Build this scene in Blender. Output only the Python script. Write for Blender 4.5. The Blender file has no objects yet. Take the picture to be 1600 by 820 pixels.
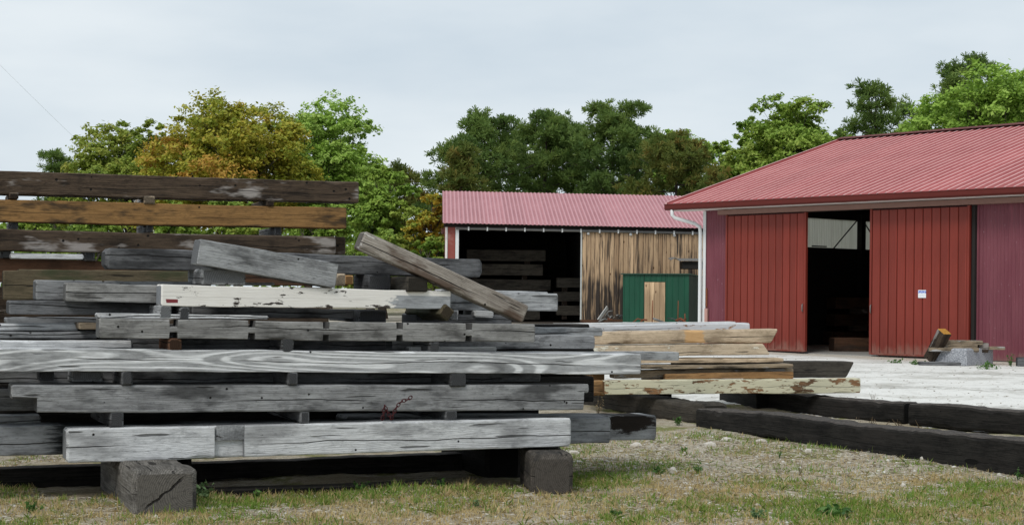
import bpy, bmesh, math, random
import numpy as np
from mathutils import Vector, Matrix, noise as mnoise

random.seed(7)
scene = bpy.context.scene
COL = scene.collection

# ------------------------------------------------------------------ camera
F_PX, CAM_H, ROLL, CX, CY = 2500.0, 1.6, 0.0087, 800.0, 460.0
cam_data = bpy.data.cameras.new('camera')
cam = bpy.data.objects.new('camera', cam_data)
COL.objects.link(cam)
cam_data.sensor_width = 36.0
cam_data.lens = F_PX / 1600.0 * 36.0
cam_data.shift_y = (CY - 410.0) / 1600.0
cam_data.clip_start = 0.1
cam_data.clip_end = 3000.0
_c, _s = math.cos(ROLL), math.sin(ROLL)
cam.matrix_world = Matrix(((_c, -_s, 0, 0), (0, 0, -1, 0), (_s, _c, 0, CAM_H), (0, 0, 0, 1)))
scene.camera = cam

# ------------------------------------------------------------------ world, sun, exposure
SUN_EL, SUN_AZ = math.radians(48), math.radians(208)     # azimuth measured from +Y clockwise: behind the camera, to the left
world = bpy.data.worlds.new('World')
scene.world = world
world.use_nodes = True
wn, wl = world.node_tree.nodes, world.node_tree.links
wn.clear()
w_out = wn.new('ShaderNodeOutputWorld')
w_mix = wn.new('ShaderNodeMixShader')
w_sky = wn.new('ShaderNodeTexSky'); w_sky.sky_type = 'NISHITA'; w_sky.sun_disc = False
w_sky.sun_elevation = SUN_EL; w_sky.sun_rotation = SUN_AZ
w_b1 = wn.new('ShaderNodeBackground'); w_b1.inputs['Strength'].default_value = 0.1
w_b2 = wn.new('ShaderNodeBackground'); w_b2.inputs['Strength'].default_value = 1.0
w_tc = wn.new('ShaderNodeTexCoord')
w_map = wn.new('ShaderNodeMapping'); w_map.inputs['Scale'].default_value = (2.2, 2.2, 8.0)
w_ns = wn.new('ShaderNodeTexNoise'); w_ns.inputs['Scale'].default_value = 1.7; w_ns.inputs['Detail'].default_value = 5
w_rmp = wn.new('ShaderNodeValToRGB')
w_rmp.color_ramp.elements[0].position = 0.32; w_rmp.color_ramp.elements[0].color = (0.535, 0.615, 0.685, 1)
w_rmp.color_ramp.elements[1].position = 0.70; w_rmp.color_ramp.elements[1].color = (0.715, 0.77, 0.805, 1)
w_mix.inputs[0].default_value = 0.95
wl.new(w_sky.outputs[0], w_b1.inputs['Color'])
wl.new(w_tc.outputs['Generated'], w_map.inputs['Vector']); wl.new(w_map.outputs[0], w_ns.inputs['Vector'])
wl.new(w_ns.outputs['Fac'], w_rmp.inputs[0]); wl.new(w_rmp.outputs[0], w_b2.inputs['Color'])
wl.new(w_b1.outputs[0], w_mix.inputs[1]); wl.new(w_b2.outputs[0], w_mix.inputs[2])
wl.new(w_mix.outputs[0], w_out.inputs['Surface'])

sun_data = bpy.data.lights.new('sun', 'SUN')
sun_data.energy = 1.5; sun_data.angle = math.radians(18); sun_data.color = (1.0, 0.97, 0.92)
sun = bpy.data.objects.new('sun', sun_data); COL.objects.link(sun)
_sd = Vector((math.sin(SUN_AZ) * math.cos(SUN_EL), math.cos(SUN_AZ) * math.cos(SUN_EL), math.sin(SUN_EL)))
sun.rotation_euler = _sd.to_track_quat('Z', 'Y').to_euler()

vs = scene.view_settings
vs.view_transform = 'Standard'; vs.look = 'None'; vs.exposure = 0.18; vs.gamma = 1.0; vs.use_curve_mapping = False
scene.display_settings.display_device = 'sRGB'
scene.render.engine = 'CYCLES'
scene.cycles.max_bounces = 6
scene.cycles.diffuse_bounces = 3
scene.cycles.use_denoising = True

# ------------------------------------------------------------------ helpers
def ray(px, py):
    du, dv = px - CX, py - CY
    return Vector(((du * _c + dv * _s) / F_PX, 1.0, -(-du * _s + dv * _c) / F_PX))
EYE = Vector((0, 0, CAM_H))
def at(px, py, Y):
    return EYE + ray(px, py) * Y
def on_plane(px, py, P0, n):
    r = ray(px, py)
    return EYE + r * ((P0 - EYE).dot(n) / r.dot(n))
def smooth(a, b, x):
    t = min(1.0, max(0.0, (x - a) / (b - a)))
    return t * t * (3 - 2 * t)
def ground_z(x, y):
    return 0.28 * smooth(15, 34, y) + 0.28 * smooth(36, 60, y) + 0.5 * smooth(70, 140, y)

def tag(o, label=None, cat=None, group=None, kind=None):
    if label: o['label'] = label
    if cat: o['category'] = cat
    if group: o['group'] = group
    if kind: o['kind'] = kind
    return o
def link(name, mesh, parent=None, mat=None):
    o = bpy.data.objects.new(name, mesh)
    COL.objects.link(o)
    if mat is not None and mesh is not None and len(mesh.materials) == 0: mesh.materials.append(mat)
    if parent is not None: o.parent = parent
    return o
def empty(name, loc, rz=0.0):
    o = bpy.data.objects.new(name, None); COL.objects.link(o)
    o.location = loc; o.rotation_euler = (0, 0, rz); o.empty_display_size = 0.2
    return o
def mesh_from(verts, faces, fix=True):
    me = bpy.data.meshes.new('m')
    me.from_pydata([tuple(v) for v in verts], [], faces)
    if fix:
        bm = bmesh.new(); bm.from_mesh(me)
        bmesh.ops.recalc_face_normals(bm, faces=bm.faces)
        bm.to_mesh(me); bm.free()
    return me
def box_mesh(x0, x1, y0, y1, z0, z1, bev=0.0):
    bm = bmesh.new()
    bmesh.ops.create_cube(bm, size=1.0)
    for v in bm.verts:
        v.co = Vector((x0 + (v.co.x + .5) * (x1 - x0), y0 + (v.co.y + .5) * (y1 - y0), z0 + (v.co.z + .5) * (z1 - z0)))
    if bev > 0:
        bmesh.ops.bevel(bm, geom=bm.edges[:], offset=bev, segments=1, affect='EDGES')
    me = bpy.data.meshes.new('m'); bm.to_mesh(me); bm.free()
    return me
def tube_data(pts, radii, n=8):
    V, Fc = [], []
    pts = [Vector(p) for p in pts]
    prev = None
    for i, p in enumerate(pts):
        d = (pts[min(i + 1, len(pts) - 1)] - pts[max(i - 1, 0)]).normalized()
        a = d.orthogonal().normalized() if prev is None else (prev - d * prev.dot(d)).normalized()
        prev = a
        b = d.cross(a)
        for k in range(n):
            t = 2 * math.pi * k / n
            V.append(p + (a * math.cos(t) + b * math.sin(t)) * radii[i])
    for i in range(len(pts) - 1):
        for k in range(n):
            Fc.append((i * n + k, i * n + (k + 1) % n, (i + 1) * n + (k + 1) % n, (i + 1) * n + k))
    Fc.append(tuple(range(n))[::-1]); Fc.append(tuple((len(pts) - 1) * n + k for k in range(n)))
    return V, Fc
def tube_mesh(pts, radii, n=8, smooth_shade=True):
    me = mesh_from(*tube_data(pts, radii, n))
    if smooth_shade: me.polygons.foreach_set('use_smooth', [True] * len(me.polygons))
    return me

# ------------------------------------------------------------------ node helper
class NT:
    def __init__(s, name):
        s.m = bpy.data.materials.new(name); s.m.use_nodes = True
        s.n, s.l = s.m.node_tree.nodes, s.m.node_tree.links
        s.n.clear()
        s.out = s.n.new('ShaderNodeOutputMaterial')
    def put(s, sock, v):
        if isinstance(v, bpy.types.NodeSocket): s.l.new(v, sock)
        elif isinstance(v, (tuple, list)):
            v = tuple(v)
            if sock.type == 'RGBA' and len(v) == 3: v = v + (1,)
            sock.default_value = v
        else: sock.default_value = v
    def math(s, op, a, b=0.0, c=None, clamp=False):
        n = s.n.new('ShaderNodeMath'); n.operation = op; n.use_clamp = clamp
        s.put(n.inputs[0], a); s.put(n.inputs[1], b)
        if c is not None: s.put(n.inputs[2], c)
        return n.outputs[0]
    def mix(s, f, a, b, mode='MIX'):
        n = s.n.new('ShaderNodeMix'); n.data_type = 'RGBA'; n.blend_type = mode
        s.put(n.inputs[0], f); s.put(n.inputs[6], a); s.put(n.inputs[7], b)
        return n.outputs[2]
    def step(s, v, lo, hi, a=0.0, b=1.0):
        n = s.n.new('ShaderNodeMapRange'); n.interpolation_type = 'SMOOTHSTEP'
        s.put(n.inputs[0], v); s.put(n.inputs[1], lo); s.put(n.inputs[2], hi); s.put(n.inputs[3], a); s.put(n.inputs[4], b)
        return n.outputs[0]
    def xyz(s, v):
        n = s.n.new('ShaderNodeSeparateXYZ'); s.put(n.inputs[0], v); return n.outputs
    def vec(s, x, y, z):
        n = s.n.new('ShaderNodeCombineXYZ'); s.put(n.inputs[0], x); s.put(n.inputs[1], y); s.put(n.inputs[2], z); return n.outputs[0]
    def noise(s, v, scale=1.0, detail=2.0, rough=0.5, color=False):
        n = s.n.new('ShaderNodeTexNoise'); s.put(n.inputs['Vector'], v)
        n.inputs['Scale'].default_value = scale; n.inputs['Detail'].default_value = detail; n.inputs['Roughness'].default_value = rough
        return n.outputs['Color'] if color else n.outputs['Fac']
    def voro(s, v, scale=1.0):
        n = s.n.new('ShaderNodeTexVoronoi'); s.put(n.inputs['Vector'], v); n.inputs['Scale'].default_value = scale
        return n.outputs['Distance'], n.outputs['Color']
    def coord(s, which='Object'):
        return s.n.new('ShaderNodeTexCoord').outputs[which]
    def rand(s):
        return s.n.new('ShaderNodeObjectInfo').outputs['Random']
    def pos(s):
        return s.n.new('ShaderNodeNewGeometry').outputs['Position']
    def attr(s, name):
        n = s.n.new('ShaderNodeAttribute'); n.attribute_name = name; return n.outputs['Fac']
    def bump(s, h, dist=0.01, strength=1.0):
        n = s.n.new('ShaderNodeBump'); n.inputs['Distance'].default_value = dist; n.inputs['Strength'].default_value = strength
        s.put(n.inputs['Height'], h); return n.outputs[0]
    def done(s, color, rough=0.85, bump=None, metal=0.0, spec=0.3, transl=None):
        p = s.n.new('ShaderNodeBsdfPrincipled')
        s.put(p.inputs['Base Color'], color); s.put(p.inputs['Roughness'], rough)
        p.inputs['Metallic'].default_value = metal; p.inputs['Specular IOR Level'].default_value = spec
        if bump is not None: s.put(p.inputs['Normal'], bump)
        o = p.outputs[0]
        if transl:
            t = s.n.new('ShaderNodeBsdfTranslucent'); s.put(t.inputs[0], color)
            mx = s.n.new('ShaderNodeMixShader'); mx.inputs[0].default_value = transl
            s.l.new(o, mx.inputs[1]); s.l.new(t.outputs[0], mx.inputs[2]); o = mx.outputs[0]
        s.l.new(o, s.out.inputs['Surface'])
        return s.m

def wood(name, light, mid, dark, ring=120.0, ring_amt=0.35, ring_col=None, blotch=0.5, stain=(0.03, 0.028, 0.026), stain_lo=0.48, stain_hi=0.66,
         crack=1.0, nails=0.6, paint=None, paint_lo=0.45, paint_hi=0.5, paint2=None, warp=0.16, warp_x=0.33, end_dark=0.55, extra=None, pscale=1.0, rough=0.88, spec=0.2, knots=0.35, nail_r=1.2, top_col=None, streak_amt=0.5, end_crack=None, relief=0.9, ring_break=0.4):
    t = NT(name)
    oc = t.coord('Object'); X, Y, Z = t.xyz(oc); rnd = t.rand()
    x = t.math('ADD', X, t.math('MULTIPLY', rnd, 83.0))
    r2 = t.math('FRACT', t.math('MULTIPLY', rnd, 17.31)); r3 = t.math('FRACT', t.math('MULTIPLY', rnd, 71.7))
    wv = t.vec(t.math('MULTIPLY', x, warp_x), t.math('MULTIPLY', Y, 1.3), t.math('MULTIPLY', Z, 1.3))
    wc = t.xyz(t.noise(wv, 1.0, 2.0, 0.55, color=True))
    yy = t.math('ADD', t.math('ADD', Y, t.math('MULTIPLY', t.math('SUBTRACT', wc[0], 0.5), warp * 1.5)), t.math('MULTIPLY', r2, -0.12))
    zz = t.math('ADD', t.math('ADD', Z, t.math('MULTIPLY', t.math('SUBTRACT', wc[1], 0.5), warp)), t.math('MULTIPLY', t.math('SUBTRACT', r3, 0.5), 0.10))
    kd, kc = t.voro(t.vec(t.math('MULTIPLY', x, 0.95), t.math('MULTIPLY', Y, 3.2), t.math('MULTIPLY', Z, 3.4)), 1.0)
    kn = t.math('MULTIPLY', t.math('GREATER_THAN', t.xyz(kc)[1], 1.0 - knots), t.step(kd, 0.02, 0.26, 1.0, 0.0))
    yy = t.math('ADD', yy, t.math('MULTIPLY', kn, 0.045))
    rr = t.math('SQRT', t.math('ADD', t.math('MULTIPLY', yy, yy), t.math('MULTIPLY', zz, zz)))
    fine = t.noise(t.vec(t.math('MULTIPLY', x, 2.6), t.math('MULTIPLY', Y, 95.0), t.math('MULTIPLY', Z, 95.0)), 1.0, 6.0, 0.7)
    grit = t.noise(t.vec(t.math('MULTIPLY', x, 16.0), t.math('MULTIPLY', Y, 45.0), t.math('MULTIPLY', Z, 45.0)), 1.0, 5.0, 0.75)
    rings = t.math('ADD', t.math('MULTIPLY', t.math('SINE', t.math('ADD', t.math('MULTIPLY', rr, ring * 6.283), t.math('MULTIPLY', fine, 1.2))), 0.5), 0.5)
    big = t.noise(t.vec(t.math('MULTIPLY', x, 0.9), t.math('MULTIPLY', Y, 3.0), t.math('MULTIPLY', Z, 3.0)), 1.6, 4.0, 0.6)
    streak = t.noise(t.vec(t.math('MULTIPLY', x, 0.9), t.math('MULTIPLY', Y, 6.0), t.math('MULTIPLY', Z, 9.0)), 1.0, 6.0, 0.68)
    col = t.mix(t.step(fine, 0.32, 0.68), mid, light)
    col = t.mix(t.math('MULTIPLY', t.step(streak, 0.46, 0.68), streak_amt), col, dark)
    mott = t.noise(t.vec(t.math('MULTIPLY', x, 3.2), t.math('MULTIPLY', Y, 6.0), t.math('MULTIPLY', Z, 7.0)), 1.0, 7.0, 0.72)
    col = t.mix(t.math('MULTIPLY', t.step(mott, 0.50, 0.66), 0.55), col, dark)
    col = t.mix(t.math('MULTIPLY', t.step(mott, 0.36, 0.48, 1.0, 0.0), 0.30), col, tuple(min(0.9, k * 1.18) for k in light))
    col = t.mix(t.math('MULTIPLY', t.step(grit, 0.52, 0.70), 0.55), col, dark)
    col = t.mix(t.math('MULTIPLY', t.step(grit, 0.30, 0.42, 1.0, 0.0), 0.35), col, tuple(min(0.9, k * 1.25) for k in light))
    col = t.mix(t.math('MULTIPLY', t.math('MULTIPLY', t.step(rings, 0.45, 0.95), ring_amt), t.step(fine, 0.36, 0.60, 1.0 - ring_break, 1.0)), col, ring_col or dark)
    col = t.mix(t.math('MULTIPLY', t.step(big, stain_lo, stain_hi), blotch), col, stain)
    col = t.mix(t.math('MULTIPLY', t.step(kn, 0.70, 0.86), 0.8), col, tuple(k * 0.45 for k in dark))
    # overall value shift from timber to timber
    col = t.mix(1.0, col, t.mix(r2, (0.80, 0.80, 0.80), (1.18, 1.17, 1.15)), 'MULTIPLY')
    if extra: col = extra(t, col, X, Y, Z, x)
    h = t.math('ADD', t.math('MULTIPLY', fine, 0.7), t.math('MULTIPLY', rings, 0.12))
    if paint is not None:
        pn = t.noise(t.vec(t.math('MULTIPLY', x, 2.2 * pscale), t.math('MULTIPLY', Y, 7.0 * pscale), t.math('MULTIPLY', Z, 7.0 * pscale)), 1.0, 7.0, 0.66)
        pm = t.step(pn, paint_lo, paint_hi)
        pc = t.mix(t.step(big, 0.35, 0.7), paint, paint2 or paint)
        col = t.mix(pm, col, pc)
        h = t.math('ADD', h, t.math('MULTIPLY', pm, 0.8))
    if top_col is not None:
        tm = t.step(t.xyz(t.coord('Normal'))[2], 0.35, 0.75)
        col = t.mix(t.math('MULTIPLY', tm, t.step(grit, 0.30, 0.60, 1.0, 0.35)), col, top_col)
    # drying checks: thin dark lines that follow the length
    wob = t.noise(t.vec(t.math('MULTIPLY', x, 0.9), r2, 0.0), 1.0, 4.0, 0.55)
    zc = t.math('ABSOLUTE', t.math('ADD', t.math('SUBTRACT', Z, t.math('MULTIPLY', t.math('SUBTRACT', wob, 0.5), 0.10)), t.math('MULTIPLY', t.math('SUBTRACT', r3, 0.5), 0.05)))
    cm = t.step(t.noise(t.vec(t.math('MULTIPLY', x, 0.6), 4.0, r3), 1.0, 2.0), 0.44, 0.54)
    ck = t.math('MULTIPLY', t.math('MULTIPLY', t.step(zc, 0.0016, 0.0042, 1.0, 0.0), cm), crack)
    fk = t.noise(t.vec(t.math('MULTIPLY', x, 1.6), t.math('MULTIPLY', Y, 26.0), t.math('MULTIPLY', Z, 30.0)), 1.0, 2.0, 0.5)
    fk = t.math('MULTIPLY', t.step(fk, 0.66, 0.70), 0.75 * min(1.0, crack))
    ck = t.math('MAXIMUM', ck, fk)
    vd, vcol = t.voro(t.vec(x, Y, Z), 8.0)
    nl = t.math('MULTIPLY', t.step(vd, 0.04 * nail_r, 0.075 * nail_r, 1.0, 0.0), t.math('GREATER_THAN', t.xyz(vcol)[0], 1.0 - nails))
    ck = t.math('MAXIMUM', ck, nl)
    ck = t.math('MULTIPLY', ck, t.step(t.math('ABSOLUTE', t.xyz(t.coord('Normal'))[0]), 0.7, 0.9, 1.0, 0.0))
    col = t.mix(ck, col, (0.012, 0.011, 0.010))
    h = t.math('SUBTRACT', h, t.math('MULTIPLY', ck, 2.0))
    nx = t.math('ABSOLUTE', t.xyz(t.coord('Normal'))[0])
    em = t.step(nx, 0.8, 0.95)
    er = t.math('ADD', t.math('MULTIPLY', t.math('SINE', t.math('MULTIPLY', rr, 420.0)), 0.5), 0.5)
    ecol = t.mix(er, tuple(c * end_dark for c in mid), tuple(c * end_dark * 0.7 for c in mid))
    rad = 0.0
    if end_crack:
        # one drying split across the heart of the end grain
        yc = t.math('SUBTRACT', Y, end_crack[0])
        ln = t.math('ADD', t.math('ADD', t.math('MULTIPLY', yc, end_crack[1]), t.math('MULTIPLY', Z, end_crack[2])), t.math('MULTIPLY', t.math('SUBTRACT', t.noise(t.vec(X, t.math('MULTIPLY', Y, 14.0), t.math('MULTIPLY', Z, 14.0)), 1.0, 4.0, 0.6), 0.5), 0.05))
        rad = t.math('MULTIPLY', t.step(t.math('ABSOLUTE', ln), 0.004, 0.012, 1.0, 0.0), t.step(t.math('ABSOLUTE', yc), 0.10, 0.15, 1.0, 0.0))
        ecol = t.mix(t.math('MULTIPLY', rad, 0.95), ecol, (0.010, 0.009, 0.008))
    ecol = t.mix(t.math('MULTIPLY', t.step(grit, 0.48, 0.66), 0.6), ecol, tuple(k * 0.35 for k in mid))
    col = t.mix(em, col, ecol)
    if end_crack: h = t.math('SUBTRACT', h, t.math('MULTIPLY', t.math('MULTIPLY', rad, em), 3.0))
    h = t.math('ADD', h, t.math('MULTIPLY', grit, 0.6))
    return t.done(col, rough, t.bump(h, 0.008, relief), spec=spec)

M = {}
M['grey'] = wood('weathered_grey_wood', (0.42, 0.43, 0.44), (0.30, 0.307, 0.315), (0.075, 0.076, 0.08), ring_amt=0.12, blotch=0.8, stain=(0.032, 0.032, 0.033))
M['grey_light'] = wood('silvered_wood', (0.66, 0.67, 0.68), (0.51, 0.518, 0.53), (0.20, 0.203, 0.21), ring_amt=0.12, blotch=0.55, stain=(0.12, 0.12, 0.123), streak_amt=0.4)
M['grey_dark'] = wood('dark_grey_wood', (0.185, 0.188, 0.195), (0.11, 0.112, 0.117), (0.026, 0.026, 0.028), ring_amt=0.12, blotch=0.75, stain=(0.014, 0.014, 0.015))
M['grain'] = wood('ring_grained_wood', (0.44, 0.448, 0.458), (0.33, 0.337, 0.345), (0.17, 0.174, 0.18), ring=58.0, ring_amt=0.9, ring_col=(0.80, 0.812, 0.825), ring_break=0.5, blotch=0.6, warp=0.23, warp_x=0.34, crack=0.9, nails=0.3, stain=(0.07, 0.07, 0.072), stain_lo=0.50, stain_hi=0.66, knots=0.05, streak_amt=0.5)
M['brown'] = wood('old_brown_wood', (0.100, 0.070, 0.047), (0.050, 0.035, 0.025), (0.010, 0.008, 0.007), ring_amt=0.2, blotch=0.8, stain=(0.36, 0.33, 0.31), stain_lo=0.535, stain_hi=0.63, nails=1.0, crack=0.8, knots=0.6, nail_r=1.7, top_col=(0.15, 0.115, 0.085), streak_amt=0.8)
M['orange'] = wood('sawn_orange_wood', (0.33, 0.185, 0.070), (0.225, 0.122, 0.046), (0.085, 0.048, 0.022), ring_amt=0.2, blotch=0.9, stain=(0.035, 0.026, 0.018), stain_lo=0.50, stain_hi=0.62, crack=0.5, nails=0.4, end_dark=0.8)
M['greenbrown'] = wood('mossy_brown_wood', (0.13, 0.105, 0.066), (0.085, 0.066, 0.042), (0.035, 0.032, 0.02), blotch=0.7, stain=(0.035, 0.048, 0.022), nails=0.3)
M['red_brown'] = wood('reddish_brown_wood', (0.12, 0.062, 0.036), (0.078, 0.04, 0.024), (0.035, 0.02, 0.014), blotch=0.5)
M['leaning'] = wood('brown_grey_wood', (0.42, 0.385, 0.345), (0.27, 0.24, 0.21), (0.10, 0.08, 0.065), ring_amt=0.4, blotch=0.85, stain=(0.075, 0.045, 0.03), stain_lo=0.5, stain_hi=0.62, nails=0.3, paint=(0.60, 0.57, 0.53), paint_lo=0.585, paint_hi=0.61)
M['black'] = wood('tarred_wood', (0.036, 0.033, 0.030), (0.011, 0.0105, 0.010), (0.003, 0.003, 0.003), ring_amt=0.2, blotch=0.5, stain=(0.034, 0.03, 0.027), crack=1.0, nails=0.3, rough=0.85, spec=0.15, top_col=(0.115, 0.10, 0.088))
M['black_brown'] = wood('dark_ground_wood', (0.10, 0.088, 0.072), (0.06, 0.052, 0.042), (0.026, 0.023, 0.019), blotch=0.6, stain=(0.014, 0.013, 0.012), stain_lo=0.48)
M['block'] = wood('cracked_block_wood', (0.25, 0.235, 0.215), (0.125, 0.114, 0.10), (0.026, 0.023, 0.020), ring=70, ring_amt=0.4, blotch=0.8, crack=1.0, end_dark=1.15, end_crack=(0.22, 0.62, 0.78))
M['block_dark'] = wood('dark_block_wood', (0.15, 0.13, 0.11), (0.08, 0.07, 0.06), (0.018, 0.016, 0.014), ring=70, ring_amt=0.4, blotch=0.7, crack=1.0, end_dark=1.1)
M['tan'] = wood('tan_wood', (0.64, 0.51, 0.365), (0.50, 0.385, 0.265), (0.22, 0.155, 0.10), blotch=0.45, stain=(0.13, 0.09, 0.055), nails=0.3, ring_amt=0.2, paint=(0.70, 0.38, 0.17), paint_lo=0.665, paint_hi=0.685)
M['tan_paint'] = wood('tan_wood_old_paint', (0.63, 0.52, 0.39), (0.50, 0.40, 0.29), (0.22, 0.165, 0.11), blotch=0.4, stain=(0.13, 0.09, 0.055), nails=0.3, ring_amt=0.2, paint=(0.82, 0.78, 0.66), paint_lo=0.56, paint_hi=0.59)
M['pale_blue'] = wood('pale_painted_wood', (0.55, 0.30, 0.15), (0.44, 0.23, 0.11), (0.25, 0.13, 0.07), blotch=0.3, nails=0.2, crack=0.5, ring_amt=0.1, paint=(0.62, 0.63, 0.65), paint2=(0.54, 0.55, 0.575), paint_lo=0.40, paint_hi=0.42, pscale=2.0)
M['cream'] = wood('peeling_cream_wood', (0.44, 0.25, 0.125), (0.31, 0.165, 0.08), (0.10, 0.05, 0.028), blotch=0.6, nails=0.2, crack=0.5, ring_amt=0.2, paint=(0.62, 0.58, 0.42), paint2=(0.54, 0.52, 0.38), paint_lo=0.44, paint_hi=0.47, pscale=1.5)
M['wet_plank'] = wood('stained_plank_wood', (0.42, 0.33, 0.23), (0.28, 0.22, 0.155), (0.09, 0.07, 0.05), blotch=0.7, ring_amt=0.2, paint=(0.42, 0.41, 0.40), paint_lo=0.55, paint_hi=0.62)
M['split_orange'] = wood('fresh_split_wood', (0.46, 0.27, 0.12), (0.33, 0.18, 0.075), (0.17, 0.09, 0.04), blotch=0.4, nails=0.0)
M['cut_orange'] = wood('fresh_cut_orange', (0.62, 0.33, 0.07), (0.50, 0.25, 0.05), (0.36, 0.17, 0.035), blotch=0.2, nails=0.0, end_dark=1.15)
M['plank_white'] = wood('whitish_board', (0.62, 0.62, 0.61), (0.52, 0.52, 0.52), (0.40, 0.40, 0.40), blotch=0.2, nails=0.1, crack=0.3)
def white_extra(t, col, X, Y, Z, x):
    # bare grey wood towards the right end, paint left along the top edge there
    edge = t.math('ADD', X, t.math('MULTIPLY', t.math('SUBTRACT', t.noise(t.vec(t.math('MULTIPLY', X, 9.0), t.math('MULTIPLY', Y, 9.0), t.math('MULTIPLY', Z, 22.0)), 1.0, 5.0, 0.65), 0.5), 0.30))
    bare = t.math('MULTIPLY', t.step(edge, 0.66, 0.70), t.step(Z, 0.028, 0.036, 1.0, 0.0))
    pn = t.noise(t.vec(t.math('MULTIPLY', x, 4.0), t.math('MULTIPLY', Y, 12.0), t.math('MULTIPLY', Z, 12.0)), 1.0, 8.0, 0.7)
    chip = t.step(t.math('ADD', pn, t.step(Z, -0.085, -0.04, 0.07, 0.0)), 0.605, 0.622)
    pc = t.mix(t.noise(oc_like(t), 6.0, 3.0), (0.72, 0.69, 0.64), (0.82, 0.795, 0.75))
    base = t.mix(t.math('MULTIPLY', chip, 1.0), pc, (0.055, 0.045, 0.04))
    return t.mix(bare, base, col)
def oc_like(t): return t.coord('Object')
def stain_extra(t, col, X, Y, Z, x):
    # tar stain soaked into the left part
    e = t.math('ADD', X, t.math('MULTIPLY', t.math('SUBTRACT', t.noise(t.vec(t.math('MULTIPLY', X, 5.0), 0.0, t.math('MULTIPLY', Z, 40.0)), 1.0, 5.0, 0.65), 0.5), 0.5))
    m = t.math('MULTIPLY', t.step(e, -2.10, -1.95), t.step(e, -1.2, -0.8, 1.0, 0.0))
    return t.mix(t.math('MULTIPLY', m, 0.94), col, (0.012, 0.014, 0.015))
def rot_extra(t, col, X, Y, Z, x):
    # black rotten pocket near the right end
    n = t.noise(t.vec(t.math('MULTIPLY', X, 6.0), 2.0, t.math('MULTIPLY', Z, 14.0)), 1.0, 5.0, 0.65)
    d = t.math('ADD', t.math('ADD', t.math('MULTIPLY', t.math('ABSOLUTE', t.math('SUBTRACT', X, 1.18)), 1.0), t.math('MULTIPLY', t.math('ABSOLUTE', t.math('SUBTRACT', Z, 0.045)), 3.5)), t.math('MULTIPLY', t.math('SUBTRACT', n, 0.5), 0.9))
    return t.mix(t.step(d, 0.30, 0.42, 1.0, 0.0), col, t.mix(n, (0.006, 0.006, 0.006), (0.030, 0.021, 0.016)))
M['grey_mid'] = wood('mid_grey_wood', (0.31, 0.315, 0.322), (0.215, 0.218, 0.223), (0.055, 0.055, 0.058), ring_amt=0.12, blotch=0.8, stain=(0.024, 0.024, 0.025), nails=0.8)
M['grey_warm'] = wood('warm_grey_wood', (0.36, 0.355, 0.345), (0.25, 0.247, 0.24), (0.065, 0.062, 0.06), ring_amt=0.12, blotch=0.8, stain=(0.03, 0.028, 0.026), nails=0.8)
def scar_extra(t, col, X, Y, Z, x):
    # fresh torn wood showing orange
    n = t.noise(t.vec(t.math('MULTIPLY', X, 12.0), t.math('MULTIPLY', Y, 12.0), t.math('MULTIPLY', Z, 12.0)), 1.0, 5.0, 0.7)
    e = t.math('ADD', X, t.math('MULTIPLY', t.math('SUBTRACT', n, 0.5), 0.16))
    m = t.math('MULTIPLY', t.step(e, 0.02, 0.05), t.step(e, 0.28, 0.31, 1.0, 0.0))
    return t.mix(m, col, t.mix(n, (0.66, 0.43, 0.22), (0.50, 0.29, 0.13)))
M['tan_scar'] = wood('scarred_tan_wood', (0.60, 0.48, 0.35), (0.46, 0.36, 0.255), (0.20, 0.145, 0.095), blotch=0.5, stain=(0.13, 0.09, 0.055), nails=0.3, ring_amt=0.15, extra=scar_extra)
M['grey_stain'] = wood('tar_stained_grey_wood', (0.40, 0.413, 0.43), (0.27, 0.28, 0.293), (0.08, 0.082, 0.088), ring_amt=0.12, extra=stain_extra)
M['grey_rot'] = wood('rotten_grey_wood', (0.42, 0.43, 0.44), (0.30, 0.307, 0.315), (0.09, 0.092, 0.096), ring_amt=0.12, extra=rot_extra)
M['white'] = wood('old_white_paint_wood', (0.46, 0.48, 0.50), (0.34, 0.355, 0.375), (0.15, 0.155, 0.165), blotch=0.2, nails=0.3, crack=0.15, relief=0.35, extra=white_extra, end_dark=0.8)

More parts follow.
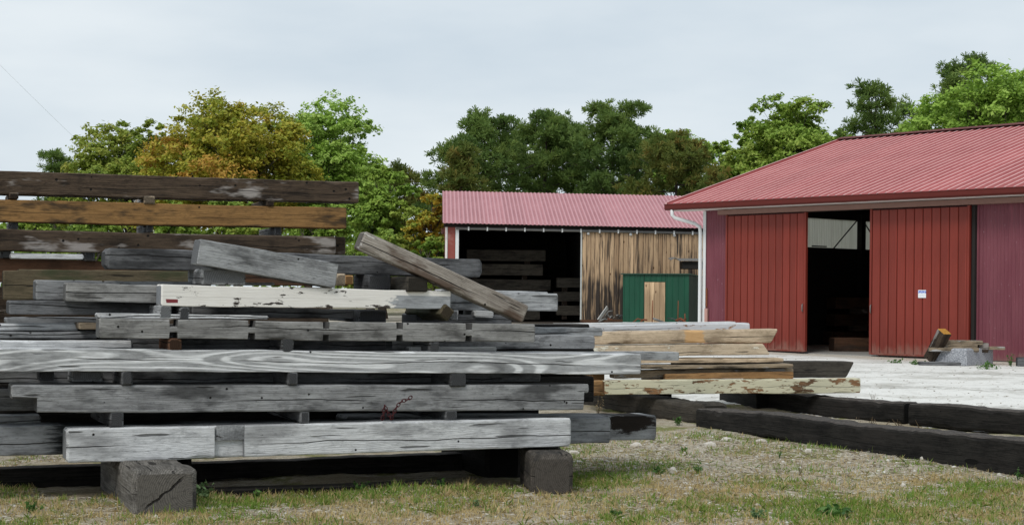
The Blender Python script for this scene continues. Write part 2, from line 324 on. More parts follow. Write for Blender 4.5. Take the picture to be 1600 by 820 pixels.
def plain(name, col, rough=0.7, var=0.12, scale=8.0, metal=0.0, spec=0.3, dirt=None, dirt_amt=0.4):
    t = NT(name)
    v = t.noise(t.coord('Object'), scale, 5.0, 0.6)
    c = t.mix(v, tuple(k * (1 - var) for k in col), tuple(min(1, k * (1 + var)) for k in col))
    if dirt:
        d = t.noise(t.coord('Object'), scale * 0.35, 6.0, 0.65)
        c = t.mix(t.math('MULTIPLY', t.step(d, 0.5, 0.7), dirt_amt), c, dirt)
    return t.done(c, rough, t.bump(v, 0.003, 0.5), metal=metal, spec=spec)
def painted_metal(name, col, fade, scratch=(0.75, 0.62, 0.62), scratch_amt=0.6, speck=0.72, rough=0.45, rib=None, rib_col=None, rib_w=0.3, rib_off=0.0, mud=False, spec=0.35):
    t = NT(name)
    o = t.coord('Object'); X, Y, Z = t.xyz(o)
    v = t.noise(t.vec(t.math('MULTIPLY', X, 1.4), t.math('MULTIPLY', Y, 0.5), t.math('MULTIPLY', Z, 0.35)), 2.0, 5.0, 0.6)
    c = t.mix(t.step(v, 0.3, 0.7), col, fade)
    rn = t.rand()
    c = t.mix(1.0, c, t.mix(rn, (0.88, 0.88, 0.88), (1.10, 1.10, 1.10)), 'MULTIPLY')
    if rib:
        fr = t.math('FRACT', t.math('ADD', t.math('DIVIDE', X, rib), rib_off))
        rm = t.math('MAXIMUM', t.step(fr, rib_w * 0.6, rib_w, 1.0, 0.0), t.step(fr, 1 - rib_w * 0.6, 1 - rib_w * 0.2))
        c = t.mix(t.math('MULTIPLY', rm, 0.9), c, rib_col)
    sp = t.noise(t.vec(t.math('MULTIPLY', X, 26.0), t.math('MULTIPLY', Y, 9.0), t.math('MULTIPLY', Z, 9.0)), 1.0, 3.0, 0.6)
    c = t.mix(t.math('MULTIPLY', t.step(sp, speck, speck + 0.03), scratch_amt), c, scratch)
    gr = t.noise(t.vec(t.math('MULTIPLY', X, 14.0), t.math('MULTIPLY', Y, 14.0), t.math('MULTIPLY', Z, 1.2)), 1.0, 5.0, 0.6)
    c = t.mix(t.math('MULTIPLY', t.step(gr, 0.5, 0.75), 0.35), c, tuple(k * 0.55 for k in col))
    if mud:
        mz = t.math('ADD', Z, t.math('MULTIPLY', t.math('SUBTRACT', t.noise(t.vec(t.math('MULTIPLY', X, 5.0), rn, t.math('MULTIPLY', Z, 2.0)), 1.0, 6.0, 0.7), 0.5), -0.7))
        c = t.mix(t.step(mz, -0.10, 0.22, 0.42, 0.0), c, (0.30, 0.24, 0.19))
        st = t.noise(t.vec(t.math('MULTIPLY', X, 9.0), rn, t.math('MULTIPLY', Z, 0.25)), 1.0, 6.0, 0.7)
        c = t.mix(t.step(st, 0.54, 0.72, 0.0, 0.45), c, tuple(min(1, k * 1.7 + 0.012) for k in col))
    return t.done(c, t.step(gr, 0.2, 0.8, rough - 0.08, rough + 0.15), t.bump(gr, 0.002, 0.3), spec=spec)
M['door_red'] = painted_metal('door_red_metal', (0.180, 0.024, 0.014), (0.210, 0.030, 0.018), scratch=(0.4, 0.2, 0.18), speck=0.72, mud=True)
M['door_gap'] = plain('door_backing', (0.055, 0.012, 0.010))
M['mauve'] = painted_metal('faded_mauve_metal', (0.165, 0.040, 0.056), (0.195, 0.056, 0.072), scratch=(0.6, 0.45, 0.5), speck=0.685, mud=True)
M['roof_red'] = painted_metal('faded_red_roof_metal', (0.335, 0.082, 0.083), (0.40, 0.12, 0.118), scratch_amt=0.15, rough=0.6, spec=0.10, rib=0.2241, rib_col=(0.76, 0.50, 0.485), rib_w=0.15)
M['roof_pink'] = painted_metal('pink_corrugated_metal', (0.385, 0.17, 0.185), (0.44, 0.205, 0.22), scratch=(0.85, 0.8, 0.8), scratch_amt=0.8, speck=0.715, rough=0.6, spec=0.12, rib=0.1511, rib_col=(0.57, 0.31, 0.33), rib_w=0.34)
M['gutter'] = plain('gutter_red_metal', (0.105, 0.0135, 0.009), 0.6, spec=0.3)
M['white_metal'] = plain('white_painted_metal', (0.72, 0.73, 0.73), 0.45, var=0.05)
M['soffit'] = plain('soffit_boards', (0.74, 0.71, 0.69), 0.7, dirt=(0.3, 0.22, 0.2))
M['track'] = plain('track_cover', (0.23, 0.13, 0.105), 0.6)
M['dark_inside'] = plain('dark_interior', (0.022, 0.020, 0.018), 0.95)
M['steel'] = plain('galvanised_pipe', (0.20, 0.20, 0.195), 0.5, metal=0.3)
M['rust'] = plain('rusty_iron', (0.20, 0.065, 0.03), 0.85, var=0.5, scale=30)
M['chain'] = plain('rusty_chain_iron', (0.055, 0.010, 0.012), 0.7, var=0.5, scale=40)
M['pink_post'] = plain('faded_pink_post', (0.48, 0.27, 0.23), 0.8)
M['post_red'] = plain('red_post', (0.26, 0.07, 0.055), 0.7, dirt=(0.4, 0.25, 0.22))
M['green'] = painted_metal('dark_green_metal', (0.006, 0.066, 0.036), (0.008, 0.085, 0.046), scratch=(0.1, 0.3, 0.2), scratch_amt=0.3)
M['green_dark'] = painted_metal('shaded_green_side_metal', (0.003, 0.018, 0.012), (0.005, 0.026, 0.017), scratch_amt=0.1)  # darker copy of the green, the side's shade put into its colour
M['concrete'] = plain('pale_concrete', (0.55, 0.56, 0.54), 0.9, dirt=(0.3, 0.3, 0.28))
def granite():
    t = NT('speckled_granite')
    d, c = t.voro(t.coord('Object'), 60.0)
    v = t.noise(t.coord('Object'), 45.0, 4.0, 0.7)
    col = t.mix(t.step(v, 0.4, 0.6), (0.20, 0.21, 0.235), (0.46, 0.47, 0.50))
    return t.done(col, 0.9, t.bump(v, 0.01))
M['granite'] = granite()
def translucent_panel():
    t = NT('translucent_ribbed_panel')
    X, Y, Z = t.xyz(t.coord('Object'))
    v = t.noise(t.vec(t.math('MULTIPLY', X, 9.0), t.math('MULTIPLY', Y, 9.0), t.math('MULTIPLY', Z, 0.8)), 1.0, 4.0)
    return t.done(t.mix(v, (0.58, 0.58, 0.53), (0.82, 0.82, 0.77)), 0.6, transl=0.85)
M['panel_light'] = translucent_panel()
def board_wood(name, light, mid, dark, knots=True):
    # vertical siding: rain streaks and dark weathering low down in patches of its own shape
    t = NT(name)
    X, Y, Z = t.xyz(t.coord('Object')); rnd = t.rand()
    z = t.math('ADD', Z, t.math('MULTIPLY', rnd, 57.0))
    fine = t.noise(t.vec(t.math('MULTIPLY', X, 60.0), t.math('MULTIPLY', Y, 30.0), t.math('MULTIPLY', z, 1.6)), 1.0, 5.0, 0.65)
    st = t.noise(t.vec(t.math('MULTIPLY', X, 12.0), rnd, t.math('MULTIPLY', z, 0.7)), 1.0, 5.0, 0.62)
    wp = t.pos()
    sp = t.noise(t.vec(t.math('MULTIPLY', t.xyz(wp)[0], 0.55), 0.0, t.math('MULTIPLY', t.xyz(wp)[2], 0.45)), 1.0, 3.0, 0.6)
    c = t.mix(t.step(fine, 0.3, 0.7), mid, light)
    c = t.mix(1.0, c, t.mix(rnd, (0.68, 0.64, 0.60), (1.22, 1.20, 1.16)), 'MULTIPLY')
    low = t.step(t.math('ADD', t.math('MULTIPLY', Z, 0.17), t.math('MULTIPLY', t.math('SUBTRACT', sp, 0.5), -1.7)), 0.06, 0.42, 1.0, 0.0)
    m = t.math('ADD', t.math('MULTIPLY', t.step(st, 0.46, 0.66), 0.85), t.math('MULTIPLY', low, 0.95), clamp=True)
    m = t.math('MULTIPLY', m, t.step(st, 0.28, 0.50))
    c = t.mix(m, c, dark)
    d, vc = t.voro(t.vec(t.math('MULTIPLY', X, 5.0), rnd, t.math('MULTIPLY', z, 2.2)), 1.0)
    c = t.mix(t.math('MULTIPLY', t.step(d, 0.06, 0.14, 1.0, 0.0), t.math('GREATER_THAN', t.xyz(vc)[0], 0.4)), c, (0.10, 0.05, 0.025))
    return t.done(c, 0.85, t.bump(fine, 0.004), spec=0.2)
M['siding'] = board_wood('weathered_siding_board', (0.57, 0.41, 0.265), (0.43, 0.295, 0.185), (0.045, 0.036, 0.031))
M['pale_board'] = board_wood('pale_pine_board', (0.66, 0.49, 0.32), (0.54, 0.39, 0.25), (0.36, 0.25, 0.155))

# ------------------------------------------------------------------ ground
def ground_mat():
    t = NT('dirt_and_dry_grass')
    p = t.pos()
    a = t.noise(p, 0.9, 6.0, 0.62); b = t.noise(p, 7.0, 6.0, 0.7); g = t.noise(p, 60.0, 4.0, 0.7); m = t.noise(t.vec(t.xyz(p)[0], t.math('MULTIPLY', t.xyz(p)[1], 0.6), 3.0), 1.7, 5.0, 0.65)
    c = t.mix(t.step(b, 0.35, 0.65), (0.36, 0.305, 0.225), (0.52, 0.47, 0.375))
    c = t.mix(t.math('MULTIPLY', t.step(a, 0.46, 0.62), 0.6), c, (0.30, 0.235, 0.135))
    c = t.mix(t.math('MULTIPLY', t.step(m, 0.50, 0.60), 0.85), c, (0.17, 0.185, 0.045))
    c = t.mix(t.math('MULTIPLY', t.step(g, 0.50, 0.66), 0.75), c, (0.085, 0.068, 0.046))
    c = t.mix(t.math('MULTIPLY', t.step(g, 0.20, 0.33, 1.0, 0.0), 0.5), c, (0.55, 0.52, 0.46))
    return t.done(c, 0.95, t.bump(t.math('ADD', g, b), 0.02, 0.8), spec=0.1)
def yard_mat():
    t = NT('white_gravel')
    p = t.pos(); X, Y, Z = t.xyz(p)
    a = t.noise(t.vec(t.math('MULTIPLY', X, 0.55), t.math('MULTIPLY', Y, 0.8), 0.0), 1.0, 8.0, 0.72); g = t.noise(p, 45.0, 4.0, 0.75); b = t.noise(p, 5.0, 6.0, 0.7)
    c = t.mix(t.step(g, 0.3, 0.7), (0.68, 0.665, 0.62), (0.84, 0.825, 0.785))
    c = t.mix(t.math('MULTIPLY', t.step(a, 0.48, 0.62), 0.62), c, (0.40, 0.38, 0.335))
    c = t.mix(t.math('MULTIPLY', t.step(b, 0.56, 0.68), 0.55), c, (0.30, 0.28, 0.23))
    v = t.math('ADD', t.math('ADD', Y, t.math('MULTIPLY', X, 0.22)), t.math('MULTIPLY', t.math('SUBTRACT', t.noise(t.vec(t.math('MULTIPLY', X, 0.12), t.math('MULTIPLY', Y, 0.05), 2.0), 1.0, 2.0), 0.5), 5.0))
    fr = t.math('ABSOLUTE', t.math('SUBTRACT', t.math('FRACT', t.math('MULTIPLY', v, 0.31)), 0.5))
    tk = t.math('MULTIPLY', t.step(fr, 0.07, 0.12, 1.0, 0.0), t.step(b, 0.40, 0.60))
    c = t.mix(t.math('MULTIPLY', tk, 0.6), c, (0.36, 0.345, 0.31))
    # brown grit trodden along the barn front
    d = t.math('ADD', t.math('MULTIPLY', t.math('SUBTRACT', X, 8.14), 0.748), t.math('MULTIPLY', t.math('SUBTRACT', Y, 36.0), 0.664))
    d = t.math('ADD', d, t.math('MULTIPLY', t.math('SUBTRACT', b, 0.5), 2.2))
    c = t.mix(t.math('MULTIPLY', t.step(d, -1.7, -0.8), 0.75), c, (0.46, 0.41, 0.33))
    return t.done(c, 0.95, t.bump(t.math('ADD', g, b), 0.015, 0.7), spec=0.1)
def axis(lo, hi, dense_lo, dense_hi, d, grow):
    pts = list(np.arange(dense_lo, dense_hi + 1e-6, d))
    s = d; v = dense_hi
    while v < hi: s *= grow; v += s; pts.append(min(v, hi))
    s = d; v = dense_lo
    while v > lo: s *= grow; v -= s; pts.insert(0, max(v, lo))
    return np.array(pts)
GX = axis(-900, 900, -4.6, 8.0, 0.055, 1.10)
GY = axis(-30, 1500, 10.2, 22.5, 0.055, 1.10)
def in_yard(x, y):
    w = 0.35 * mnoise.noise(Vector((x * 1.3, y * 1.3, 0))) + 0.12 * mnoise.noise(Vector((x * 6, y * 6, 3)))
    line = 21.35 - 1.23 * (x - 3.73) if x > 3.0 else 22.2
    right = y < 15.0
    return y > line + w and x > -9 and y < 74 and not right and x < 60
def build_ground():
    nx, ny = len(GX), len(GY)
    V = np.zeros((ny, nx, 3))
    yard = np.zeros((ny - 1, nx - 1), bool)
    for j, y in enumerate(GY):
        for i, x in enumerate(GX):
            z = ground_z(x, y)
            if -6 < x < 14 and 9 < y < 26:
                z += 0.035 * mnoise.noise(Vector((x * 0.7, y * 0.7, 1))) + 0.016 * mnoise.noise(Vector((x * 3, y * 3, 2))) + 0.010 * mnoise.noise(Vector((x * 9, y * 9, 5)))
            elif y < 60:
                z += 0.02 * mnoise.noise(Vector((x * 0.7, y * 0.7, 1)))
            V[j, i] = (x, y, z)
    for j in range(ny - 1):
        for i in range(nx - 1):
            yard[j, i] = in_yard((GX[i] + GX[i + 1]) / 2, (GY[j] + GY[j + 1]) / 2)
    for name, mask, mat in (('ground', ~yard, ground_mat()), ('gravel_yard', yard, yard_mat())):
        idx = np.full((ny, nx), -1, int)
        jj, ii = np.nonzero(mask)
        quads = np.stack([jj * nx + ii, jj * nx + ii + 1, (jj + 1) * nx + ii + 1, (jj + 1) * nx + ii], 1)
        used = np.unique(quads)
        remap = np.full(nx * ny, -1, int); remap[used] = np.arange(len(used))
        me = fast_mesh(V.reshape(-1, 3)[used], remap[quads])
        me.polygons.foreach_set('use_smooth', [True] * len(me.polygons))
        tag(link(name, me, None, mat), kind='structure')
def fast_mesh(verts, faces, tint=None):
    verts = np.asarray(verts, np.float32); faces = np.asarray(faces, np.int32)
    k = faces.shape[1]
    me = bpy.data.meshes.new('m')
    me.vertices.add(len(verts)); me.vertices.foreach_set('co', verts.ravel())
    me.loops.add(faces.size); me.loops.foreach_set('vertex_index', faces.ravel())
    me.polygons.add(len(faces)); me.polygons.foreach_set('loop_start', np.arange(0, faces.size, k, dtype=np.int32))
    me.update(calc_edges=True)
    if tint is not None:
        a = me.attributes.new('tint', 'FLOAT', 'FACE'); a.data.foreach_set('value', np.asarray(tint, np.float32))
    return me
build_ground()

# ------------------------------------------------------------------ timbers
def timber_mesh(L, hl, hr, thick, cham=0.012, notches=(), skew_l=0.0, skew_r=0.0, rough=1.5, seed=0, end_c=0.012, bow=0.0):
    """A sawn timber along local X, front face at y=0, back at y=thick, centred in z. notches: (x0, x1, cut_top, cut_bottom, cut_front)."""
    xs = set([-L / 2, L / 2, -L / 2 + end_c, L / 2 - end_c])
    n = max(4, int(L / 0.065))
    for i in range(1, n): xs.add(-L / 2 + L * i / n)
    for nt in notches:
        for e in (nt[0], nt[1]):
            if -L / 2 + .02 < e < L / 2 - .02:
                xs = set(v for v in xs if abs(v - e) > 0.012)
                xs.add(e - 0.002); xs.add(e + 0.002)
    xs = sorted(xs)
    V, Fc = [], []
    NP = 12
    for x in xs:
        f = x / L + 0.5
        h = hl + (hr - hl) * f
        zt, zb, yf, yb = h / 2, -h / 2, 0.0, thick
        for (a, b, ct, cb, cf) in notches:
            if a < x < b: zt -= ct; zb += cb; yf += cf
        nz = lambda k, sc: mnoise.noise(Vector((x * sc, k * 7.3, seed * 3.1)))
        dz = bow * (1 - 4 * (f - 0.5) ** 2)
        zt += dz; zb += dz
        zt += rough * (0.0035 * nz(1, 1.6) + 0.002 * nz(2, 9)); zb += rough * (0.0035 * nz(3, 1.6) + 0.002 * nz(4, 9)); yf += rough * 0.006 * nz(5, 1.3); zt += rough * 0.006 * nz(6, 0.6); zb += rough * 0.006 * nz(6, 0.6)
        inset = end_c if (abs(x + L / 2) < 1e-6 or abs(x - L / 2) < 1e-6) else 0.0
        zt -= inset; zb += inset; yf += inset; yb -= inset
        ring = []
        for ci, (y, z, sy, sz) in enumerate(((yf, zb, 1, 1), (yb, zb, -1, 1), (yb, zt, -1, -1), (yf, zt, 1, -1))):
            c = cham * (0.55 + 0.9 * abs(nz(10 + ci, 2.3)) + 1.2 * max(0, nz(20 + ci, 6) - 0.25) + 7.0 * max(0, nz(30 + ci, 3.7) - 0.36))
            c = min(c, 0.3 * (zt - zb))
            A, B = (y, z + sz * c), (y + sy * c, z)
            Mi = (y + sy * c * 0.32, z + sz * c * 0.32)
            ring += [A, Mi, B] if ci in (0, 2) else [B, Mi, A]
        for (y, z) in ring:
            sk = 0.0
            if f > 0.5: sk = skew_r * (z / max(h, .01)) * max(0.0, 1 - (L / 2 - x) / 0.3)
            else: sk = skew_l * (z / max(h, .01)) * max(0.0, 1 - (x + L / 2) / 0.3)
            V.append((x + sk, y, z))
    for i in range(len(xs) - 1):
        for k in range(NP):
            Fc.append((i * NP + k, (i + 1) * NP + k, (i + 1) * NP + (k + 1) % NP, i * NP + (k + 1) % NP))
    Fc.append(tuple(range(NP))); Fc.append(tuple((len(xs) - 1) * NP + k for k in range(NP - 1, -1, -1)))
    return mesh_from(V, Fc)
_seed = [0]
def timber_between(name, PL, PR, hl, hr, thick, mat, label, group=None, cat='timber', cham=0.012, roll=0.0, parent=None, notch_w=(), **kw):
    _seed[0] += 1
    X = (PR - PL); L = X.length; X.normalize()
    Yv = Vector((-X.y, X.x, 0)).normalized()
    Zv = X.cross(Yv).normalized()
    if roll:
        R = Matrix.Rotation(roll, 3, X); Yv = R @ Yv; Zv = R @ Zv
    mid = (PL + PR) / 2
    nts = []
    for (p0, p1, ct, cb, cf) in notch_w:
        nts.append(((p0 - mid).dot(X), (p1 - mid).dot(X), ct, cb, cf))
    me = timber_mesh(L, hl, hr, thick, cham, notches=nts, seed=_seed[0], **kw)
    o = link(name, me, parent, M[mat])
    o.matrix_world = Matrix(((X.x, Yv.x, Zv.x, mid.x), (X.y, Yv.y, Zv.y, mid.y), (X.z, Yv.z, Zv.z, mid.z), (0, 0, 0, 1)))
    if parent is None: tag(o, label, cat, group)
    return o
class Pile:
    def __init__(s, P0, deg):
        a = math.radians(deg)
        s.u = Vector((math.cos(a), math.sin(a), 0)); s.n = Vector((-math.sin(a), math.cos(a), 0)); s.P0 = P0
    def hit(s, px, py, q): return on_plane(px, py, s.P0 + s.n * q, s.n)
    def beam(s, name, l, r, q, thick, mat, label, group, notches=(), **kw):
        """l = (px, y_top, y_bottom) of the left end of the front face, r the right end"""
        TL, BL = s.hit(l[0], l[1], q), s.hit(l[0], l[2], q); TR, BR = s.hit(r[0], r[1], q), s.hit(r[0], r[2], q)
        nw = [(s.hit(a, 500, q), s.hit(b, 500, q), ct, cb, cf) for (a, b, ct, cb, cf) in notches]
        return timber_between(name, (TL + BL) / 2, (TR + BR) / 2, (TL - BL).length, (TR - BR).length, thick, mat, label, group, notch_w=nw, **kw)
    def quad(s, name, TL, BL, TR, BR, q, thick, mat, label, group, **kw):
        a, b, c, d = (s.hit(p[0], p[1], q) for p in (TL, BL, TR, BR))
        X = ((c + d) / 2 - (a + b) / 2).normalized()
        h1 = ((a - b) - X * (a - b).dot(X)).length; h2 = ((c - d) - X * (c - d).dot(X)).length
        return timber_between(name, (a + b) / 2, (c + d) / 2, h1, h2, thick, mat, label, group, **kw)
    def spacer(s, px0, px1, yt, yb, q, depth, mat, label, group='spacers between the stacked timbers', name='spacer_block', cat='spacer', cham=0.010, roll=0.0):
        a = s.hit((px0 + px1) / 2, (yt + yb) / 2, q); w = (s.hit(px1, yb, q) - s.hit(px0, yb, q)).length; h = (s.hit(px0, yt, q) - s.hit(px0, yb, q)).length
        # length runs back into the pile
        b = a + s.n * depth
        X = s.n; Yv = Vector((-X.y, X.x, 0)); off = Yv * (-w / 2)
        return timber_between(name, a + off, b + off, h, h, w, mat, label, group, cat, cham, roll=roll)

GA = 'grey timbers in the front pile'
A = Pile(at(105, 723, 11.9), 22)
# bearers on the ground
def bearer(px, w, h, out, depth, mat, label, name='bearer_block', dirn=None):
    p = A.hit(px, 700, 0); p.z = 0
    D_ = dirn.normalized() if dirn else A.n
    a = p - A.n * out; b = a + D_ * depth
    zc = h / 2 - 0.03
    a = Vector((a.x, a.y, zc)); b = Vector((b.x, b.y, zc))
    Yv = Vector((-D_.y, D_.x, 0)); off = Yv * (-w / 2)
    return timber_between(name, a + off, b + off, h, h, w, mat, label, 'bearers under the front pile', 'bearer', 0.05, rough=8.0, end_c=0.035)
bearer(234, 0.45, 0.355, 0.64, 1.7, 'block', 'big cracked square bearer block with ring-grained end, under left of front pile')
bearer(832, 0.35, 0.355, 0.42, 0.85, 'block_dark', 'dark square bearer block under right end of the front pile', dirn=Vector((-0.10, 1, 0)))
for (px_, sd_) in ((300, 'left'), (840, 'right')):
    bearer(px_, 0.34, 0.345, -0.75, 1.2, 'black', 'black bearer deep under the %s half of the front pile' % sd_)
# bottom layer
pale_low = A.beam('weathered_timber', (104, 670, 723), (893, 653, 697), 0.0, 0.27, 'grey_light', 'pale silvery beam lowest in front, with a notched mortise, resting on the bearer blocks', GA,
       notches=((337, 383, 0.0, 0.0, 0.045),), cham=0.014, end_c=0.02)
_pb = [A.hit(x, y, q) for q in (0.012, 0.06) for (x, y) in ((338, 664.5), (382.5, 663.5), (382.5, 686), (338, 688))]
_mb = link('mortise_block', mesh_from(_pb, [(0, 1, 2, 3), (4, 5, 6, 7), (0, 1, 5, 4), (1, 2, 6, 5), (2, 3, 7, 6), (3, 0, 4, 7)]), pale_low, M['grey'])
_mb.matrix_parent_inverse = pale_low.matrix_world.inverted()
A.beam('weathered_timber', (-60, 667, 713), (955, 652, 691), 0.36, 0.26, 'grey_stain', 'grey beam with black stain at bottom left, second row behind the lowest pale beam', GA, end_c=0.02)
A.beam('weathered_timber', (540, 650, 688), (1027, 648, 686), 0.72, 0.34, 'grey_rot', 'grey beam with rotten black pocket, reaching furthest right in bottom layer', GA, end_c=0.022)
A.beam('weathered_timber', (-70, 650, 672), (64, 648, 668), 0.78, 0.2, 'grey', 'short grey beam end at far left above the stained beam', GA)
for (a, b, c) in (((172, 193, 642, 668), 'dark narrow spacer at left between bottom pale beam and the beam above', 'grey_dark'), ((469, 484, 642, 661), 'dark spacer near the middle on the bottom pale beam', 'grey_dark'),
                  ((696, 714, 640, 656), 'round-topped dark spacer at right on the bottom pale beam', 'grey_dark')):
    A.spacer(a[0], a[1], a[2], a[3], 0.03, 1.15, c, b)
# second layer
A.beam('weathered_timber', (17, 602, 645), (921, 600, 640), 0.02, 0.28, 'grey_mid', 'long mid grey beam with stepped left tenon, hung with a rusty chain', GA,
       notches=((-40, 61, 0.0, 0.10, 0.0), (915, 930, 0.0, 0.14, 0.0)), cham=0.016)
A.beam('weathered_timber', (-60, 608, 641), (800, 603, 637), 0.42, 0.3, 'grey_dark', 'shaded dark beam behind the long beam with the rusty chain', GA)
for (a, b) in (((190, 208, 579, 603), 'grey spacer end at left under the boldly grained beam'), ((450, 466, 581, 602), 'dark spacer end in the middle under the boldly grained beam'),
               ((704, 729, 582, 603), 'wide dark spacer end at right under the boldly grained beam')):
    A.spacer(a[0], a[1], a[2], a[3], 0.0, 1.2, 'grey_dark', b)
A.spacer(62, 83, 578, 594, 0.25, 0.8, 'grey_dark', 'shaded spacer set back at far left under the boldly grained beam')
A.spacer(112, 160, 578, 596, 0.22, 0.8, 'grey', 'broad grey spacer set back at left under the boldly grained beam')
# third layer
A.beam('weathered_timber', (-70, 543, 579), (1003, 552.5, 584), 0.0, 0.27, 'grain', 'long beam with bold swirling ring grain across the front pile', GA, cham=0.008)
A.beam('weathered_timber', (-60, 578, 598), (845, 582, 597), 0.48, 0.28, 'grey_mid', 'grey beam set back in the gap under the boldly grained beam', GA)
A.beam('weathered_plank', (640, 547.5, 561), (1062, 550, 563), 0.32, 0.2, 'grey', 'thin grey plank poking out right behind the boldly grained beam', GA, cat='plank', cham=0.006)
A.beam('weathered_timber', (-70, 531, 560), (207, 531, 558), 0.40, 0.26, 'grey_light', 'pale topped beam end behind the left half of the boldly grained beam', GA, cham=0.016)
A.beam('white_plank', (640, 542, 550), (777, 542.5, 549), 0.20, 0.12, 'plank_white', 'small white board with rounded end lying on the boldly grained beam', 'loose pale boards in the front pile', cat='plank', cham=0.01)
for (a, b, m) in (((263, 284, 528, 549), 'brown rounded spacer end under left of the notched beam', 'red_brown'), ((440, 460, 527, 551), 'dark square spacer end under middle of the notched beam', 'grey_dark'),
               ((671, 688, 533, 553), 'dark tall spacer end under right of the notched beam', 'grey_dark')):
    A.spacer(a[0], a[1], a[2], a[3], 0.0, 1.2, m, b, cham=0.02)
# fourth layer
nt = []
for (x0, x1) in ((265, 278), (388, 399), (505, 515), (620, 630), (728, 738)):
    nt += [(x0, x1, 0.052, 0.048, 0.0)]
A.beam('notched_timber', (155, 497, 527), (837, 506.5, 535), 0.0, 0.2, 'grey_warm', 'grey beam cut with paired notches along its top and bottom edges', GA, notches=nt, cham=0.008)
A.beam('weathered_plank', (152, 489, 496), (420, 492, 498), 0.06, 0.16, 'grey_light', 'thin pale plank lying on the left end of the notched beam', GA, cat='plank', cham=0.006)
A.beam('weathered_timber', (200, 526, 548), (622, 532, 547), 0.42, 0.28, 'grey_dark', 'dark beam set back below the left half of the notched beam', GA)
A.beam('weathered_timber', (600, 522, 546), (930, 524.5, 545), 0.42, 0.34, 'grey_mid', 'squared grey beam end with pale top, right of the notched beam', GA, cham=0.012)
A.beam('weathered_timber', (640, 511, 529), (942, 512, 525), 0.86, 0.22, 'grey', 'narrow grey beam with split end, farthest right behind the notched beam', GA)
A.beam('weathered_timber', (14, 470, 491), (300, 473, 494), 0.50, 0.28, 'grey_dark', 'dark knotty beam at far left below the doubled grey beams', GA)
A.beam('weathered_plank', (9, 496, 505), (160, 496, 505), 0.95, 0.2, 'grey', 'thin grey board at far left under the dark knotty beam', GA, cat='plank', cham=0.006)
A.beam('weathered_plank', (-60, 507.5, 518), (123, 506, 517), 0.60, 0.3, 'grey_light', 'board with pale top at far left, left of the broken brown offcut', GA, cat='plank', cham=0.014)
A.beam('broken_offcut', (123, 504, 515), (156, 504.5, 515), 0.40, 0.3, 'wet_plank', 'small splintered brown offcut beside left end of notched beam', 'loose pale boards in the front pile', cat='offcut', cham=0.008, rough=3.0)
A.beam('weathered_timber', (-60, 519, 530), (153, 518, 529), 0.50, 0.24, 'grey_mid', 'narrow grey beam at far left just above the pale topped beam end', GA)
for (a, b, m, q) in (((249, 268, 477, 497), 'grey spacer end under left end of the white painted beam', 'grey', 0.05), ((280, 296, 477, 498), 'dark spacer end under the red patch of the white painted beam', 'grey_dark', 0.05),
                  ((560, 604, 484, 503), 'dark set back spacer under the white painted beam', 'grey_dark', 0.3)):
    A.spacer(a[0], a[1], a[2], a[3], q, 0.9, m, b)
A.spacer(687, 706, 485, 504, 0.0, 0.9, 'greenbrown', 'diamond turned spacer end under right end of the white painted beam', roll=math.radians(38))
A.spacer(706, 716, 484, 500, 0.25, 0.3, 'plank_white', 'small upright white block under right end of the white painted beam')
# rear rows added in black to block light through the pile gaps
for k, (z0, z1) in enumerate(((0.33, 0.60), (0.61, 0.85), (0.86, 1.10), (1.11, 1.33))):
    a = A.P0 + A.n * 1.15 + A.u * (-0.7 + .1 * k); b = A.P0 + A.n * 1.15 + A.u * (4.3, 4.85, 4.85, 4.8)[k]
    a.z = b.z = (z0 + z1) / 2
    timber_between('weathered_timber', a, b, z1 - z0, z1 - z0, 0.3, 'black', 'added black timber blocking light in the rear row of the front pile, %s from the ground' % ('first', 'second', 'third', 'fourth')[k], GA)
for (q, h, s0, s1, lab) in ((0.24, 0.06, 0.75, 3.1, 'low added black timber darkening the ground under the pale bottom beam, nearest the grass'), (1.35, 0.17, -0.6, 4.3, 'added black timber darkening the ground deep under the front pile')):
    a = A.P0 + A.n * q + A.u * s0; b = A.P0 + A.n * q + A.u * s1; a.z = b.z = h / 2 - .02  # black timbers added to fill the dark space under the pile
    timber_between('black_timber', a, b, h, h, 0.2, 'black', lab, 'black timbers added under the front pile', rough=3.0)
# fifth layer
wb = A.beam('white_painted_timber', (252, 443, 477), (705, 455, 483), 0.05, 0.24, 'white', 'peeling white painted beam with bare grey right end', GA, cham=0.008)
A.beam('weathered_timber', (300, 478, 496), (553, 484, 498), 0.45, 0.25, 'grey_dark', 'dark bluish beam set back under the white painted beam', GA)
A.beam('weathered_timber', (103, 441, 470), (262, 445, 473), 0.30, 0.2, 'grey_warm', 'front one of the two doubled grey beams, left of the white painted beam', GA)
A.beam('weathered_timber', (56, 436, 468), (330, 441, 470), 0.53, 0.24, 'grey_mid', 'rear one of two doubled grey beams, with a dark knot at its left end', GA)
A.beam('white_plank', (230, 438.5, 443), (430, 441, 446), 0.62, 0.14, 'plank_white', 'thin white board behind the top of the white painted beam', 'loose pale boards in the front pile', cat='plank', cham=0.004)
A.beam('weathered_timber', (690, 455, 485), (872, 458.5, 486), 0.62, 0.22, 'grey', 'grey knotty beam end right of the leaning beam', GA)
A.beam('weathered_plank', (690, 452, 458), (857, 456.5, 460), 0.86, 0.2, 'grey_light', 'pale board on top of the knotty beam end behind the leaning beam', GA, cat='plank', cham=0.004)
A.beam('white_plank', (742, 484, 494), (772, 485, 495), 0.55, 0.3, 'plank_white', 'short white board end under the leaning beam', 'loose pale boards in the front pile', cat='plank', cham=0.006)
A.beam('weathered_timber', (650, 490, 509), (800, 493, 511), 0.62, 0.4, 'grey_dark', 'dark beam in the gap below the short white board end', GA)
